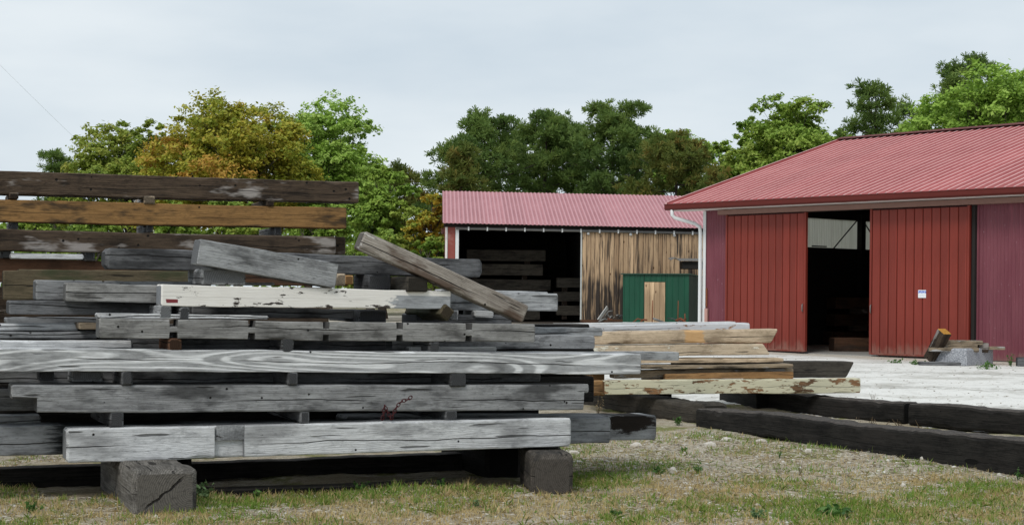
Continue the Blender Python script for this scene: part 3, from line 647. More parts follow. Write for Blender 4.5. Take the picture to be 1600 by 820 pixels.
# sixth layer
A.spacer(316, 385, 420, 446, 0.10, 0.6, 'grey', 'wide grey block on the white painted beam under the tilted short beam')
A.spacer(576, 612, 430, 453, 0.30, 0.45, 'grey_dark', 'dark block holding up the long top beam behind the leaning beam')
A.spacer(636, 668, 432, 456, 0.02, 0.6, 'black_brown', 'brown block under the leaning beam on the white painted beam')
A.spacer(525, 540, 427, 446, 0.32, 0.4, 'tan_paint', 'small pale block behind right end of the tilted short beam')
A.beam('weathered_timber', (165, 387, 420), (755, 405.5, 433), 0.42, 0.27, 'grey_dark', 'long dark grey top beam with pale upper edge, behind the tilted and leaning beams', GA, cham=0.016, end_c=0.03)
A.quad('weathered_timber', (313, 373), (308, 412), (531, 411), (522, 449), 0.02, 0.26, 'grey', 'short grey beam tilted down to the right on top of the pile', GA, cham=0.006, end_c=0.006)
A.quad('leaning_timber', (577, 363), (556, 384), (828, 479), (816, 504), 0.0, 0.17, 'leaning', 'long worn beam leaning steeply across the right of the front pile', GA, cham=0.012, rough=1.6)
# red patch on the white beam: a scrap of old paint
t_ = NT('old_red_paint'); t_.done((0.20, 0.035, 0.04), 0.7)
pm = mesh_from([A.hit(x, y, 0.047) for x, y in ((259, 467), (278, 467.5), (278, 473), (260, 473))] + [A.hit(x, y, 0.053) for x, y in ((259, 467), (278, 467.5), (278, 473), (260, 473))],
               [(0, 1, 2, 3), (4, 5, 6, 7), (0, 1, 5, 4), (1, 2, 6, 5), (2, 3, 7, 6), (3, 0, 4, 7)])
pp = link('red_paint_patch', pm, wb, t_.m); pp.matrix_parent_inverse = wb.matrix_world.inverted()
# chain
def chain():
    path = [(597, 655), (599, 648), (600, 640), (601, 634), (604, 640), (608, 648), (611, 655)]
    path2 = [(611, 655), (615, 645), (619, 637), (624, 630), (629, 626), (634, 625), (639, 623), (643, 619)]
    root = empty('rusty_chain', A.hit(611, 655, -0.02))
    tag(root, 'rusty dark red chain draped on the long mid grey beam', 'chain')
    R0, r0 = 0.0125, 0.0034
    V, Fc = [], []
    for i in range(14):
        t = 2 * math.pi * i / 14
        for k in range(6):
            p = 2 * math.pi * k / 6
            V.append(((R0 + r0 * math.cos(p)) * math.cos(t) * 1.5, (R0 + r0 * math.cos(p)) * math.sin(t), r0 * math.sin(p)))
    for i in range(14):
        for k in range(6):
            Fc.append((i * 6 + k, ((i + 1) % 14) * 6 + k, ((i + 1) % 14) * 6 + (k + 1) % 6, i * 6 + (k + 1) % 6))
    lm = mesh_from(V, Fc); lm.materials.append(M['chain'])
    cnt = 0
    for pth in (path, path2):
        P = [A.hit(x, y, -0.012) for x, y in pth]
        seg = [(P[i + 1] - P[i]).length for i in range(len(P) - 1)]
        tot = sum(seg); n = int(tot / 0.028)
        for j in range(n):
            d = tot * (j + .5) / n; i = 0
            while d > seg[i]: d -= seg[i]; i += 1
            p = P[i].lerp(P[i + 1], d / seg[i]); X = (P[i + 1] - P[i]).normalized()
            Y = A.n if j % 2 else X.cross(A.n).normalized()
            Z = X.cross(Y)
            o = link('chain_link', lm, root)
            o.matrix_world = Matrix(((X.x, Y.x, Z.x, p.x), (X.y, Y.y, Z.y, p.y), (X.z, Y.z, Z.z, p.z), (0, 0, 0, 1)))
            o.matrix_parent_inverse = Matrix.Translation(-root.location)
chain()

# ---- tall brown stack at left behind the front pile
B = Pile(at(0, 300, 15.6), 20)
GB = 'brown timbers in the tall stack at left'
B.beam('brown_timber', (-90, 264, 301), (561, 285, 317), 0.0, 0.3, 'brown', 'dark brown beam with whitish worn patches, topmost of the tall left stack', GB, cham=0.012)
B.beam('brown_timber', (-90, 308.5, 344), (542, 325, 357), 0.0, 0.3, 'orange', 'orange-brown sawn beam, second from the top of the tall left stack', GB)
B.beam('brown_timber', (-90, 356, 391), (525, 370, 398), 0.0, 0.3, 'brown', 'dark brown beam, third from the top of the tall left stack', GB, cham=0.022)
B.beam('brown_timber', (-90, 357, 391), (540, 370, 398), 0.42, 0.28, 'brown', 'dark brown beam end showing just behind the third beam of the tall stack', GB)
B.beam('brown_timber', (-90, 400, 440), (545, 420, 447), 0.1, 0.3, 'red_brown', 'shaded reddish brown beam, fourth from top of the tall left stack', GB)
B.beam('mossy_timber', (5, 420, 468), (318, 424, 466), -0.75, 0.3, 'greenbrown', 'mossy green-brown beam end standing between the two stacks at left', GB, notches=((-20, 29, 0.012, 0, 0),))
B.beam('pale_plank', (17, 395.5, 404), (131, 397, 405), -0.35, 0.3, 'grey_light', 'pale grey plank wedged under the third beam of the tall left stack', GB, cat='plank', cham=0.006)
for k, (yt, yb) in enumerate(((448, 489), (490, 532), (533, 576), (577, 622))):
    B.beam('brown_timber', (-90, yt, yb), (520 - 6 * k, yt + 1 - 5 * k, yb - 4 - 5 * k), 0.0, 0.75, 'brown', 'shaded brown timber behind the front pile, %s from the ground in the tall left stack' % ('fourth', 'third', 'second', 'lowest')[k], GB)
GS = 'spacers in the tall left stack'
for (a, m, lab, q) in (((14, 29, 301, 311), 'brown', 'square brown spacer at far left below the topmost brown beam', -0.02), ((225, 242, 306, 318), 'wet_plank', 'pale knotted spacer below the middle of the topmost brown beam', -0.02),
                    ((417, 428, 312, 322), 'brown', 'dark spacer toward right end below the topmost brown beam', -0.02),
                    ((16, 29, 345, 358), 'grey_dark', 'grey spacer at far left below the orange-brown beam', 0.05), ((229, 239, 349, 363), 'grey_dark', 'grey spacer below the middle of the orange-brown beam', 0.05),
                    ((429, 440, 355, 368), 'grey_dark', 'grey spacer toward right end below the orange-brown beam', 0.05),
                    ((3, 17, 391, 404), 'grey_dark', 'dark spacer at far left beside the wedged pale plank', 0.05), ((132, 148, 393, 407), 'grey_dark', 'dark spacer right of the wedged pale plank', 0.05),
                    ((470, 486, 397, 420), 'brown', 'dark spacer at right below third beam of the tall left stack', 0.05)):
    B.spacer(a[0], a[1], a[2], a[3], q, 0.85, m, lab, GS)
B.spacer(539, 552, 430, 444, 0.0, 0.4, 'split_orange', 'small orange-brown block seen past the tilted short beam', GS)

# ---- painted timbers at middle right
D = Pile(at(1145, 600, 20.6), 12)
GD = 'painted and tan timbers in the middle pile'
D.beam('painted_timber', (945, 594, 615.5), (1345, 591, 613.5), 0.0, 0.22, 'cream', 'beam with peeling cream green paint, lowest and longest of the middle pile', GD, cham=0.012)
D.beam('painted_timber', (905, 595, 614), (943, 594, 614), 0.1, 0.2, 'split_orange', 'short reddish beam end at left of the cream green beam', GD)
D.beam('tan_plank', (960, 579, 591), (1240, 575.5, 588.5), 0.34, 0.25, 'wet_plank', 'wet stained grey plank above the cream green beam', GD, cat='plank', cham=0.008)
D.beam('split_plank', (1040, 584, 592), (1240, 580.5, 590.5), 0.20, 0.1, 'split_orange', 'split orange-brown plank edge on top of the cream green beam', GD, cat='plank', rough=2.5, cham=0.006)
D.beam('tan_plank', (950, 571, 577), (1240, 568, 573.5), 0.20, 0.38, 'wet_plank', 'brownish plank with pale top in the middle pile, under two others', GD, cat='plank', cham=0.012)
D.beam('tan_plank', (950, 560, 567.5), (1225, 559, 565.5), 0.26, 0.34, 'tan', 'thin tan plank with orange split edge in the middle pile', GD, cat='plank', cham=0.010)
D.beam('tan_timber', (914, 541, 558.5), (1198, 536.5, 554), 0.30, 0.32, 'tan_paint', 'tan beam flecked with white paint, second highest in the middle pile', GD, skew_r=-0.10, cham=0.014)
D.beam('tan_timber', (918, 519, 538.5), (1211, 514, 535), 0.36, 0.34, 'tan_scar', 'tan beam with a fresh orange scar and blunt right end, high in the middle pile', GD, skew_r=0.10, cham=0.03)
D.beam('painted_timber', (880, 509, 520), (1172, 504, 516), 0.78, 0.28, 'pale_blue', 'pale grey-blue painted beam with orange chips, top of the middle pile', GD, cham=0.010)
D.beam('pale_plank', (870, 505.5, 512), (1150, 502, 508), 1.10, 0.25, 'plank_white', 'pale board lying furthest back on top of the middle pile', GD, cat='plank', cham=0.006)
D.beam('dark_timber', (1060, 566, 592), (1329, 565, 590), 1.3, 0.36, 'black_brown', 'dark squared beam poking out right behind the middle pile', GD, skew_r=0.12, cham=0.02)
for (px, yt, yb, lab) in ((990, 590, 596, 'left'), (1150, 588, 594, 'middle')):
    pass
D.spacer(925, 945, 556, 618, 0.6, 0.5, 'split_orange', 'rusty brown upright block at left of the middle pile', 'blocks carrying the middle pile')
for (px, lab) in ((1050, 'left'), (1215, 'right')):
    p = D.hit(px, 600, 0.25); q0, q1 = 0.85, 1.9
    zt = D.hit(px, 615, 0.0).z
    zg = ground_z(p.x, p.y)
    a = D.hit(px, 600, q0); a.z = (zt + zg) / 2; b = a + D.n * 1.5
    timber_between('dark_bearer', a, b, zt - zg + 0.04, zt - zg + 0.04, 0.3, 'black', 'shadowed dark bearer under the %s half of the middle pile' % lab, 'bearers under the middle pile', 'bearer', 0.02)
    zt2 = D.hit(px, 591, 0.3).z
    a = D.hit(px, 600, 0.75); a.z = (zt + zt2) / 2 + 0.0; b = a + D.n * 0.9
    timber_between('spacer_block', a, b, zt2 - zt, zt2 - zt, 0.16, 'black_brown', 'hidden spacer behind the cream green beam, %s half' % lab, 'spacers in the middle pile', 'spacer', 0.01)

# ---- black timbers lying on the ground
GK = 'black timbers lying on the ground'
def ground_timber(p0, p1, h0, h1, w, z0, z1, mat, label, **kw):
    a = Vector((p0[0], p0[1], z0 + h0 / 2)); b = Vector((p1[0], p1[1], z1 + h1 / 2))
    return timber_between('black_timber', a, b, h0, h1, w, mat, label, GK, 'timber', 0.05, rough=5.5, **kw)
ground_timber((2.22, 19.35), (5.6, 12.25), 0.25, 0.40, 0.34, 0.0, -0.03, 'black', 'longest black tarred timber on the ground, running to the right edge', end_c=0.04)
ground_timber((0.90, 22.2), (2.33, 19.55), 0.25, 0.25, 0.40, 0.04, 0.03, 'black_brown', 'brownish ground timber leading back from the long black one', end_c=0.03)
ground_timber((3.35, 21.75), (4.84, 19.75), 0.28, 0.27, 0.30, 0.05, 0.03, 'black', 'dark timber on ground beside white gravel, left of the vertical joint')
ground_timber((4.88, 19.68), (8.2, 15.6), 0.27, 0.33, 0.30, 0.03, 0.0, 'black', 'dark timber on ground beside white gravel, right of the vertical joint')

# ------------------------------------------------------------------ big red barn
def sheet(x0, x1, z0, z1, pitch, depth, kind='rib', ztop=None):
    """ribbed sheet standing in local XZ, ribs towards -Y; ztop(x) gives a sloping top. Thin closed solid."""
    xs = []
    n = max(1, int(round((x1 - x0) / pitch))); p = (x1 - x0) / n
    for i in range(n):
        b = x0 + i * p
        if kind == 'rib': xs += [(b, 0), (b + p * .10, -depth), (b + p * .22, -depth), (b + p * .32, 0)]
        else: xs += [(b, 0), (b + p * .25, -depth), (b + p * .5, -depth), (b + p * .75, 0)]
    xs.append((x1, 0))
    V, Fc = [], []
    m = len(xs)
    for back in (0, 0.006):
        for zz in (0, 1):
            for (x, y) in xs:
                zt = ztop(x) if ztop else z1
                V.append((x, y + back, zt if zz else z0))
    for i in range(m - 1):
        Fc.append((i, i + 1, m + i + 1, m + i)); Fc.append((2 * m + i + 1, 2 * m + i, 3 * m + i, 3 * m + i + 1))
        Fc.append((i, 2 * m + i, 2 * m + i + 1, i + 1)); Fc.append((m + i, m + i + 1, 3 * m + i + 1, 3 * m + i))
    Fc.append((0, m, 3 * m, 2 * m)); Fc.append((m - 1, 3 * m - 1, 4 * m - 1, 2 * m - 1))
    return mesh_from(V, Fc)
def xf(me, Mx):
    me.transform(Mx); return me
BARN_Z = 0.28
barn = empty('red_barn', (8.14, 36.0, BARN_Z), math.atan2(-0.748, 0.664))
tag(barn, 'large red metal barn with open sliding doors and long pinkish red roof', 'barn')
def part(root, name, me, mat, label=None):
    o = link(name, me, root, M[mat] if isinstance(mat, str) else mat)
    if label: o['label'] = label
    return o
XL, XR, DEP = -5.07, 9.0, 13.0
WT = 3.46
# front wall
part(barn, 'front_wall', sheet(XL, -1.95, 0.02, WT, 0.085, 0.016, 'wave'), 'mauve', 'fine ribbed mauve wall panel left of the doors')
part(barn, 'front_wall', sheet(0.12, XR, 0.02, WT, 0.085, 0.016, 'wave'), 'mauve', 'fine ribbed mauve wall panel right of the doors')
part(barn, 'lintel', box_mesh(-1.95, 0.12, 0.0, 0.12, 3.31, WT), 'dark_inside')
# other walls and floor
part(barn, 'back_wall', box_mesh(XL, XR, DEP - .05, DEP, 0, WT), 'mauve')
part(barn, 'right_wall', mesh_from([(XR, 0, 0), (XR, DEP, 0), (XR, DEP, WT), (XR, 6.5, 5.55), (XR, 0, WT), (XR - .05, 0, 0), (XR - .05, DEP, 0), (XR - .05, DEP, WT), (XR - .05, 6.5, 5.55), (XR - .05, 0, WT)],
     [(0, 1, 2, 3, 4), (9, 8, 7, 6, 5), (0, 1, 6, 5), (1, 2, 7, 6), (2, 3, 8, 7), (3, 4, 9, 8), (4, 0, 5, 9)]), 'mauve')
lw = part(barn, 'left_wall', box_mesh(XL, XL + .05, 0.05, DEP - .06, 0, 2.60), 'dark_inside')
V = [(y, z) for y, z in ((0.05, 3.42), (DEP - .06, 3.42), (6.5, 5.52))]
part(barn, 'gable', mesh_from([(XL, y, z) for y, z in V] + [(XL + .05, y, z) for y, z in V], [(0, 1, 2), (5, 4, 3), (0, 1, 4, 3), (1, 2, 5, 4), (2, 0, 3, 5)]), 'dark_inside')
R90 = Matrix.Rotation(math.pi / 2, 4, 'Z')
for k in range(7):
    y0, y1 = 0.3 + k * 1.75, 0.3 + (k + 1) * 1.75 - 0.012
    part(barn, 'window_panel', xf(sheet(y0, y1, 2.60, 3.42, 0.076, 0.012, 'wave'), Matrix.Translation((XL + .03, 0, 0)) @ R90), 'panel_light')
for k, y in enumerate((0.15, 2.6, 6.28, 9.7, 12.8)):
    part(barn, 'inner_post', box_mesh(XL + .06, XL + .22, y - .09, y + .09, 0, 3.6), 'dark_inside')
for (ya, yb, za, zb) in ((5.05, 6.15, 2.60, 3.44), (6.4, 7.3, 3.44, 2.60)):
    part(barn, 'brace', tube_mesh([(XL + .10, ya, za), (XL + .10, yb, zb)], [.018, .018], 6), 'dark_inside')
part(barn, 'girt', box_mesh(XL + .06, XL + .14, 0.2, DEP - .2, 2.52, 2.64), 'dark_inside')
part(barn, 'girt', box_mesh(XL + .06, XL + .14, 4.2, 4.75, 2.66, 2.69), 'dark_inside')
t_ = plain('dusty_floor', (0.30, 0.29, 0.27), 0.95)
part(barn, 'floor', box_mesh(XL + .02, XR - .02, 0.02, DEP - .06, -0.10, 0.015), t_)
# sliding doors
def sliding_door(x0, x1, handle_x, label):
    d = part(barn, 'sliding_door', box_mesh(x0, x1, -0.13, -0.09, 0.06, 3.29), 'door_gap', label)
    n = 11; p = (x1 - x0 - 0.10) / n
    me = mesh_from([(0.000, 0, 0), (0.012, -0.020, 0), (p - 0.020, -0.020, 0), (p - 0.010, 0, 0)] + [(0.000, 0, 3.19), (0.012, -0.020, 3.19), (p - 0.020, -0.020, 3.19), (p - 0.010, 0, 3.19)],
                   [(0, 1, 5, 4), (1, 2, 6, 5), (2, 3, 7, 6), (0, 3, 2, 1), (4, 5, 6, 7), (3, 0, 4, 7)])
    me.materials.append(M['door_red'])
    for k in range(n):
        o = link('panel', me, d); o.location = (x0 + 0.055 + k * p, -0.131, 0.08)
    for (a, b) in ((x0 - .005, x0 + .05), (x1 - .05, x1 + .005)):
        part(d, 'edge_trim', box_mesh(a, b, -0.165, -0.085, 0.05, 3.30, 0.004), 'door_red')
    part(d, 'bottom_rail', box_mesh(x0 + .05, x1 - .05, -0.158, -0.131, 0.045, 0.085, 0.004), 'door_red')
    part(d, 'handle', tube_mesh([(handle_x, -.17, .98), (handle_x, -.20, 1.0), (handle_x, -.20, 1.14), (handle_x, -.17, 1.16)], [.012] * 4, 6), 'steel')
    return d
sliding_door(-4.24, -1.80, -1.86, 'red ribbed sliding door left of the opening')
rd = sliding_door(0.0, 2.535, 0.05, 'red ribbed sliding door right of the opening')
part(barn, 'door_jamb', box_mesh(2.56, 2.635, -0.10, -0.018, 0.02, WT), 'dark_inside')
# eave
part(barn, 'track_cover', box_mesh(-4.45, XR, -0.24, -0.03, 3.31, 3.43, 0.008), 'track')
for k in range(12):
    x0 = -5.75 + k * 1.25
    part(barn, 'soffit_board', box_mesh(x0, x0 + 1.24, -0.56, -0.02, 3.44 + 0.002 * (k % 2), 3.462 + 0.002 * (k % 2)), 'soffit')
gp = [(-0.52, 3.60), (-0.52, 3.47), (-0.545, 3.45), (-0.62, 3.45), (-0.655, 3.49), (-0.655, 3.575), (-0.672, 3.60), (-0.642, 3.60), (-0.64, 3.50), (-0.615, 3.47), (-0.55, 3.47), (-0.54, 3.60)]
n = len(gp)
part(barn, 'gutter', mesh_from([(-5.83, y, z) for y, z in gp] + [(9.4, y, z) for y, z in gp], [(i, (i + 1) % n, n + (i + 1) % n, n + i) for i in range(n)] + [tuple(range(n))[::-1], tuple(range(n, 2 * n))]), 'gutter')
dp = [(-5.62, -.59, 3.46), (-5.62, -.59, 3.33), (-5.58, -.53, 3.26), (-5.22, -.20, 3.12), (-5.13, -.11, 3.04), (-5.13, -.085, 2.9), (-5.13, -.085, 0.2), (-5.13, -.15, 0.08)]
part(barn, 'downpipe', tube_mesh(dp, [.045] * len(dp), 10), 'white_metal')
part(barn, 'corner_trim', box_mesh(XL - .02, XL + .07, -.035, -.017, 0.02, WT - .03), 'white_metal')
part(barn, 'hinge_plate', box_mesh(-4.98, -4.93, -.045, -.018, 1.05, 1.52, .004), 'rust')
part(barn, 'side_post', box_mesh(-4.99, -4.90, -.075, -.02, 0.02, 1.02, .006), 'pink_post')
# roof: ribbed sheets, one object each
RX0, RX1, EY, EZ, RY, RZ = -5.79, 9.45, -0.60, 3.60, 6.5, 5.71
def roof_panel(w, ridge_y, ridge_z, eave_y, eave_z, pitch=0.254, rh=0.024):
    prof = []
    k = max(1, int(round(w / pitch))); p = w / k
    for i in range(k):
        b = i * p
        prof += [(b, rh), (b + .022, rh), (b + .045, 0), (b + p * .5, 0.004), (b + p - .022, 0)]
    prof.append((w, rh))
    V, Fc = [], []; m = len(prof)
    for th in (0, -0.012):
        for (y, z) in ((eave_y, eave_z), (ridge_y, ridge_z)):
            for (x, h) in prof: V.append((x, y, z + h + th))
    for i in range(m - 1):
        Fc += [(i, i + 1, m + i + 1, m + i), (2 * m + i + 1, 2 * m + i, 3 * m + i, 3 * m + i + 1), (i, 2 * m + i, 2 * m + i + 1, i + 1), (m + i, m + i + 1, 3 * m + i + 1, 3 * m + i)]
    Fc += [(0, m, 3 * m, 2 * m), (m - 1, 3 * m - 1, 4 * m - 1, 2 * m - 1)]
    return mesh_from(V, Fc)
roof = part(barn, 'roof', box_mesh(RX0 + .05, RX1 - .05, RY - .10, RY + .10, RZ - .06, RZ - .03), 'dark_inside')
np_ = 17; pw = (RX1 - RX0) / np_
for side, (ey, ez) in enumerate(((EY, EZ), (2 * RY - EY, EZ))):
    me = roof_panel(pw, RY, RZ, ey, ez); me.materials.append(M['roof_red'])
    for k in range(np_):
        o = link('roof_panel', me, roof); o.location = (RX0 + k * pw, 0, 0.003 * (k % 2))
part(roof, 'ridge_cap', mesh_from([(RX0 - .03, RY - .20, RZ + .005), (RX0 - .03, RY, RZ + .075), (RX0 - .03, RY + .20, RZ + .005), (RX1, RY - .20, RZ + .005), (RX1, RY, RZ + .075), (RX1, RY + .20, RZ + .005)],
     [(0, 1, 4, 3), (1, 2, 5, 4), (0, 2, 1), (3, 4, 5), (0, 3, 5, 2)]), 'gutter')
sl = math.atan2(RZ - EZ, RY - EY)
part(roof, 'rake_trim', mesh_from([(RX0 - .05, EY, EZ - .06), (RX0 - .05, EY, EZ + .05), (RX0 - .05, RY, RZ + .05), (RX0 - .05, RY, RZ - .06), (RX0 + .03, EY, EZ - .06), (RX0 + .03, EY, EZ + .05), (RX0 + .03, RY, RZ + .05), (RX0 + .03, RY, RZ - .06)],
     [(0, 1, 2, 3), (7, 6, 5, 4), (0, 4, 5, 1), (1, 5, 6, 2), (2, 6, 7, 3), (3, 7, 4, 0)]), 'roof_red')
# notice sign on the right door: blue header band, small print
def sign_mat():
    t = NT('notice_print')
    X, Y, Z = t.xyz(t.coord('Object'))
    head = t.math('MULTIPLY', t.math('GREATER_THAN', Z, 0.018), t.math('LESS_THAN', Z, 0.07))
    hp = t.noise(t.vec(t.math('MULTIPLY', X, 60.0), 0.0, t.math('MULTIPLY', Z, 30.0)), 1.0, 1.0)
    c = t.mix(head, (0.82, 0.84, 0.86), t.mix(t.step(hp, 0.5, 0.56), (0.10, 0.16, 0.55), (0.65, 0.72, 0.9)))
    body = t.math('MULTIPLY', t.math('LESS_THAN', Z, 0.0), t.math('GREATER_THAN', Z, -0.055))
    row = t.math('LESS_THAN', t.math('FRACT', t.math('MULTIPLY', Z, 45.0)), 0.45)
    tx = t.step(t.noise(t.vec(t.math('MULTIPLY', X, 95.0), 3.0, t.math('FLOOR', t.math('MULTIPLY', Z, 45.0))), 1.0, 1.0), 0.52, 0.56)
    pos = t.math('LESS_THAN', t.math('ABSOLUTE', X), 0.07)
    c = t.mix(t.math('MULTIPLY', t.math('MULTIPLY', body, row), t.math('MULTIPLY', tx, pos)), c, (0.25, 0.26, 0.28))
    return t.done(c, 0.5)
sg = link('notice_sign', box_mesh(-.10, .10, -.004, .004, -.085, .085, .002), None, sign_mat())
sg.matrix_world = barn.matrix_basis @ Matrix.Translation((1.375, -0.157, 1.41))
tag(sg, 'small white notice with blue header fixed to the right red door', 'sign')
# timber lying inside the barn
def in_barn(x, y, z): return barn.matrix_basis @ Vector((x, y, z))
GI = 'timbers stored inside the red barn'
timber_between('stored_timber', at(1304, 538, 38.6), at(1420, 540, 38.9), .34, .34, .4, 'red_brown', 'squared brown log lying on the floor inside the barn doorway', GI, cham=0.05)
for k, (x, y, z, L, lab) in enumerate(((-4.3, 4.2, 0.25, 4.5, 'lowest'), (-4.3, 4.3, 0.70, 4.0, 'middle'), (-4.2, 4.2, 1.15, 4.3, 'highest'))):
    timber_between('stored_timber', in_barn(x, y, z + .02), in_barn(x + .6, y + L, z + .02), .3, .3, .35, 'red_brown', '%s of the dim beams stacked along the inner left wall of the barn' % lab, GI)
    for yy, sd in ((0.6, 'near'), (L - .6, 'far')):
        p = in_barn(x + .3, y + yy, z - .20)
        timber_between('stored_spacer', p - Vector((.25, 0, 0)), p + Vector((.25, 0, 0)), .13 if k else .12, .13 if k else .12, .15, 'brown', 'dim %s spacer under the %s beam inside the barn' % (sd, lab), 'spacers inside the red barn', 'spacer')

# ------------------------------------------------------------------ long shed
SHED_Z = 0.56
p0 = at(692, 500, 58.0)
shed = empty('long_shed', (p0.x, p0.y, SHED_Z), math.atan2(0.05, 1.0))
tag(shed, 'long open shed with pink corrugated roof and weathered board wall', 'shed')
SL, SD, EH, RH = 13.5, 9.6, 3.62, 5.08
TILT = -0.009
def tilted(me):
    for v in me.vertices: v.co.z += TILT * v.co.x * min(1.0, max(0.0, v.co.z / 3.0))
    return me
# corrugated roof in sheets
def corr_panel(w, y0, z0, y1, z1, pitch=0.152, a=0.013):
    prof = []
    k = int(round(w / pitch)); p = w / k
    for i in range(k * 6 + 1):
        prof.append((i * p / 6, a * math.cos(2 * math.pi * i / 6)))
    V, Fc = [], []; m = len(prof)
    for th in (0, -0.010):
        for (y, z) in ((y0, z0), (y1, z1)):
            for (x, h) in prof: V.append((x, y, z + h + th))
    for i in range(m - 1):
        Fc += [(i, i + 1, m + i + 1, m + i), (2 * m + i + 1, 2 * m + i, 3 * m + i, 3 * m + i + 1), (i, 2 * m + i, 2 * m + i + 1, i + 1), (m + i, m + i + 1, 3 * m + i + 1, 3 * m + i)]
    Fc += [(0, m, 3 * m, 2 * m), (m - 1, 3 * m - 1, 4 * m - 1, 2 * m - 1)]
    return mesh_from(V, Fc)
sroof = part(shed, 'roof', tilted(box_mesh(-.05, SL, 4.72, 4.88, RH - .07, RH - .04)), 'dark_inside')
npan = 18; pw2 = (SL + .1) / npan
for side in (0, 1):
    me = corr_panel(pw2, -0.35 if side == 0 else SD + .35, EH - .02, SD / 2, RH); me.materials.append(M['roof_pink'])
    for k in range(npan):
        x = -.07 + k * pw2
        o = link('roof_sheet', me, sroof); o.location = (x, 0, TILT * (x + pw2 / 2) + 0.003 * (k % 2)); o.rotation_euler = (0, -TILT, 0)
for k in range(int((SL) / 0.152)):
    pass
part(shed, 'fascia', tilted(box_mesh(0.0, SL, -.06, -.02, EH - .16, EH - .02)), 'dark_inside')
part(shed, 'track_pipe', tilted(tube_mesh([(0.45, -.12, EH - .20), (4.0, -.12, EH - .20), (SL, -.12, EH - .20)], [.05] * 3, 8)), 'steel')
bk = box_mesh(-.025, .025, -.19, -.05, EH - .27, EH - .14); bk.materials.append(M['white_metal'])
for k in range(18):
    o = link('pipe_bracket', bk, shed); o.location = (0.9 + k * 0.68, 0, TILT * (0.9 + k * 0.68))
part(shed, 'corner_board', box_mesh(0.06, 0.14, -.05, .10, 0, EH - .05), 'soffit')
part(shed, 'red_post', box_mesh(0.15, 0.42, -.03, .22, 0, EH - .16), 'post_red')
part(shed, 'grey_post', box_mesh(0.43, 0.55, -.05, .10, 0, EH - .16), 'white_metal')
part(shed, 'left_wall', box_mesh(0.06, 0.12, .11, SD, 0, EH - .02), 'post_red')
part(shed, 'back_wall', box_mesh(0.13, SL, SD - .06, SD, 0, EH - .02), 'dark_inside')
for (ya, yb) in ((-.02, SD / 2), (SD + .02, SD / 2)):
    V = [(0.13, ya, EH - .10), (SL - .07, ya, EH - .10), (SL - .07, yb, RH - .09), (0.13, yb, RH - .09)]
    part(shed, 'added_dark_deck', tilted(mesh_from(V + [(x, y, z - .03) for x, y, z in V], [(0, 1, 2, 3), (7, 6, 5, 4), (0, 4, 5, 1), (1, 5, 6, 2), (2, 6, 7, 3), (3, 7, 4, 0)])), 'dark_inside')  # added under the roof sheets to turn the shed ceiling black
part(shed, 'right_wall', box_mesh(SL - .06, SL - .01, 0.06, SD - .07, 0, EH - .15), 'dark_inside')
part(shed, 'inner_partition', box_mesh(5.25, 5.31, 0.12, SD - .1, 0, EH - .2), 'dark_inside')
for (x0, x1) in ((0.06, 0.12), (SL - .06, SL - .01)):
    V = [(0.0, EH - .10), (SD, EH - .10), (SD / 2, RH - .10)]
    part(shed, 'gable', mesh_from([(x0, y, z) for y, z in V] + [(x1, y, z) for y, z in V], [(0, 1, 2), (5, 4, 3), (0, 1, 4, 3), (1, 2, 5, 4), (2, 0, 3, 5)]), 'post_red')
part(shed, 'floor', box_mesh(0.1, SL - .1, 0.05, SD - .1, -.1, 0.02), plain('shed_floor', (0.06, 0.05, 0.04), 0.95))
part(shed, 'door_edge', box_mesh(4.98, 5.03, -.10, -.03, 0.0, EH - .27), 'concrete')
rg = random.Random(3)
x = 5.04; bi = 0
while x < SL - .1:
    w = rg.uniform(0.13, 0.20)
    if x + w > SL - .05: break
    top = EH - .27 + TILT * x - rg.uniform(0, .02)
    off = rg.uniform(0, 0.012) - (0.03 if (bi % 9 == 8) else 0)
    o = link('board', box_mesh(-w / 2 + .008, w / 2 - .008, -.02, .012, 0, 1.0, 0.003), shed, M['siding'])
    o.data.transform(Matrix.Diagonal((1, 1, top, 1)))
    o.location = (x + w / 2, -0.055 + off, 0.02 + rg.uniform(0, .05))
    x += w; bi += 1
part(shed, 'board_backing', box_mesh(5.04, SL - .1, -.025, .0, 0.03, EH - .32 + TILT * SL), 'dark_inside')
for xx in (5.25, 6.8, 8.4):
    part(shed, 'door_roller', tube_mesh([(xx, -.13, EH - .30 + TILT * xx), (xx, -.09, EH - .30 + TILT * xx)], [.05, .05], 8), 'white_metal')
# beams stored in the shed
GSH = 'beams stored in the long shed'
def in_shed(x, y, z): return shed.matrix_basis @ Vector((x, y, z))
stack = [(0.9, 3.9, 2.52, 'fifth'), (0.8, 3.8, 1.98, 'fourth'), (0.7, 4.1, 1.40, 'third'), (0.9, 3.9, 0.85, 'second'), (0.8, 3.7, 0.30, 'lowest')]
for (xa, xb, z, nm) in stack:
    timber_between('stored_timber', in_shed(xa, 2.6, z), in_shed(xb, 2.6, z), .42, .42, .5, 'black_brown', '%s beam from the floor in the left stack inside the dark shed' % nm, GSH)
    for xx, sd in ((xa + .5, 'left'), (xb - .6, 'right')):
        a = in_shed(xx, 2.65, z - .28); b = in_shed(xx, 3.05, z - .28)
        timber_between('stored_spacer', a, b, .14, .14, .18, 'brown', 'dim %s spacer under the %s beam of the left shed stack' % (sd, nm), 'spacers in the left shed stack', 'spacer')
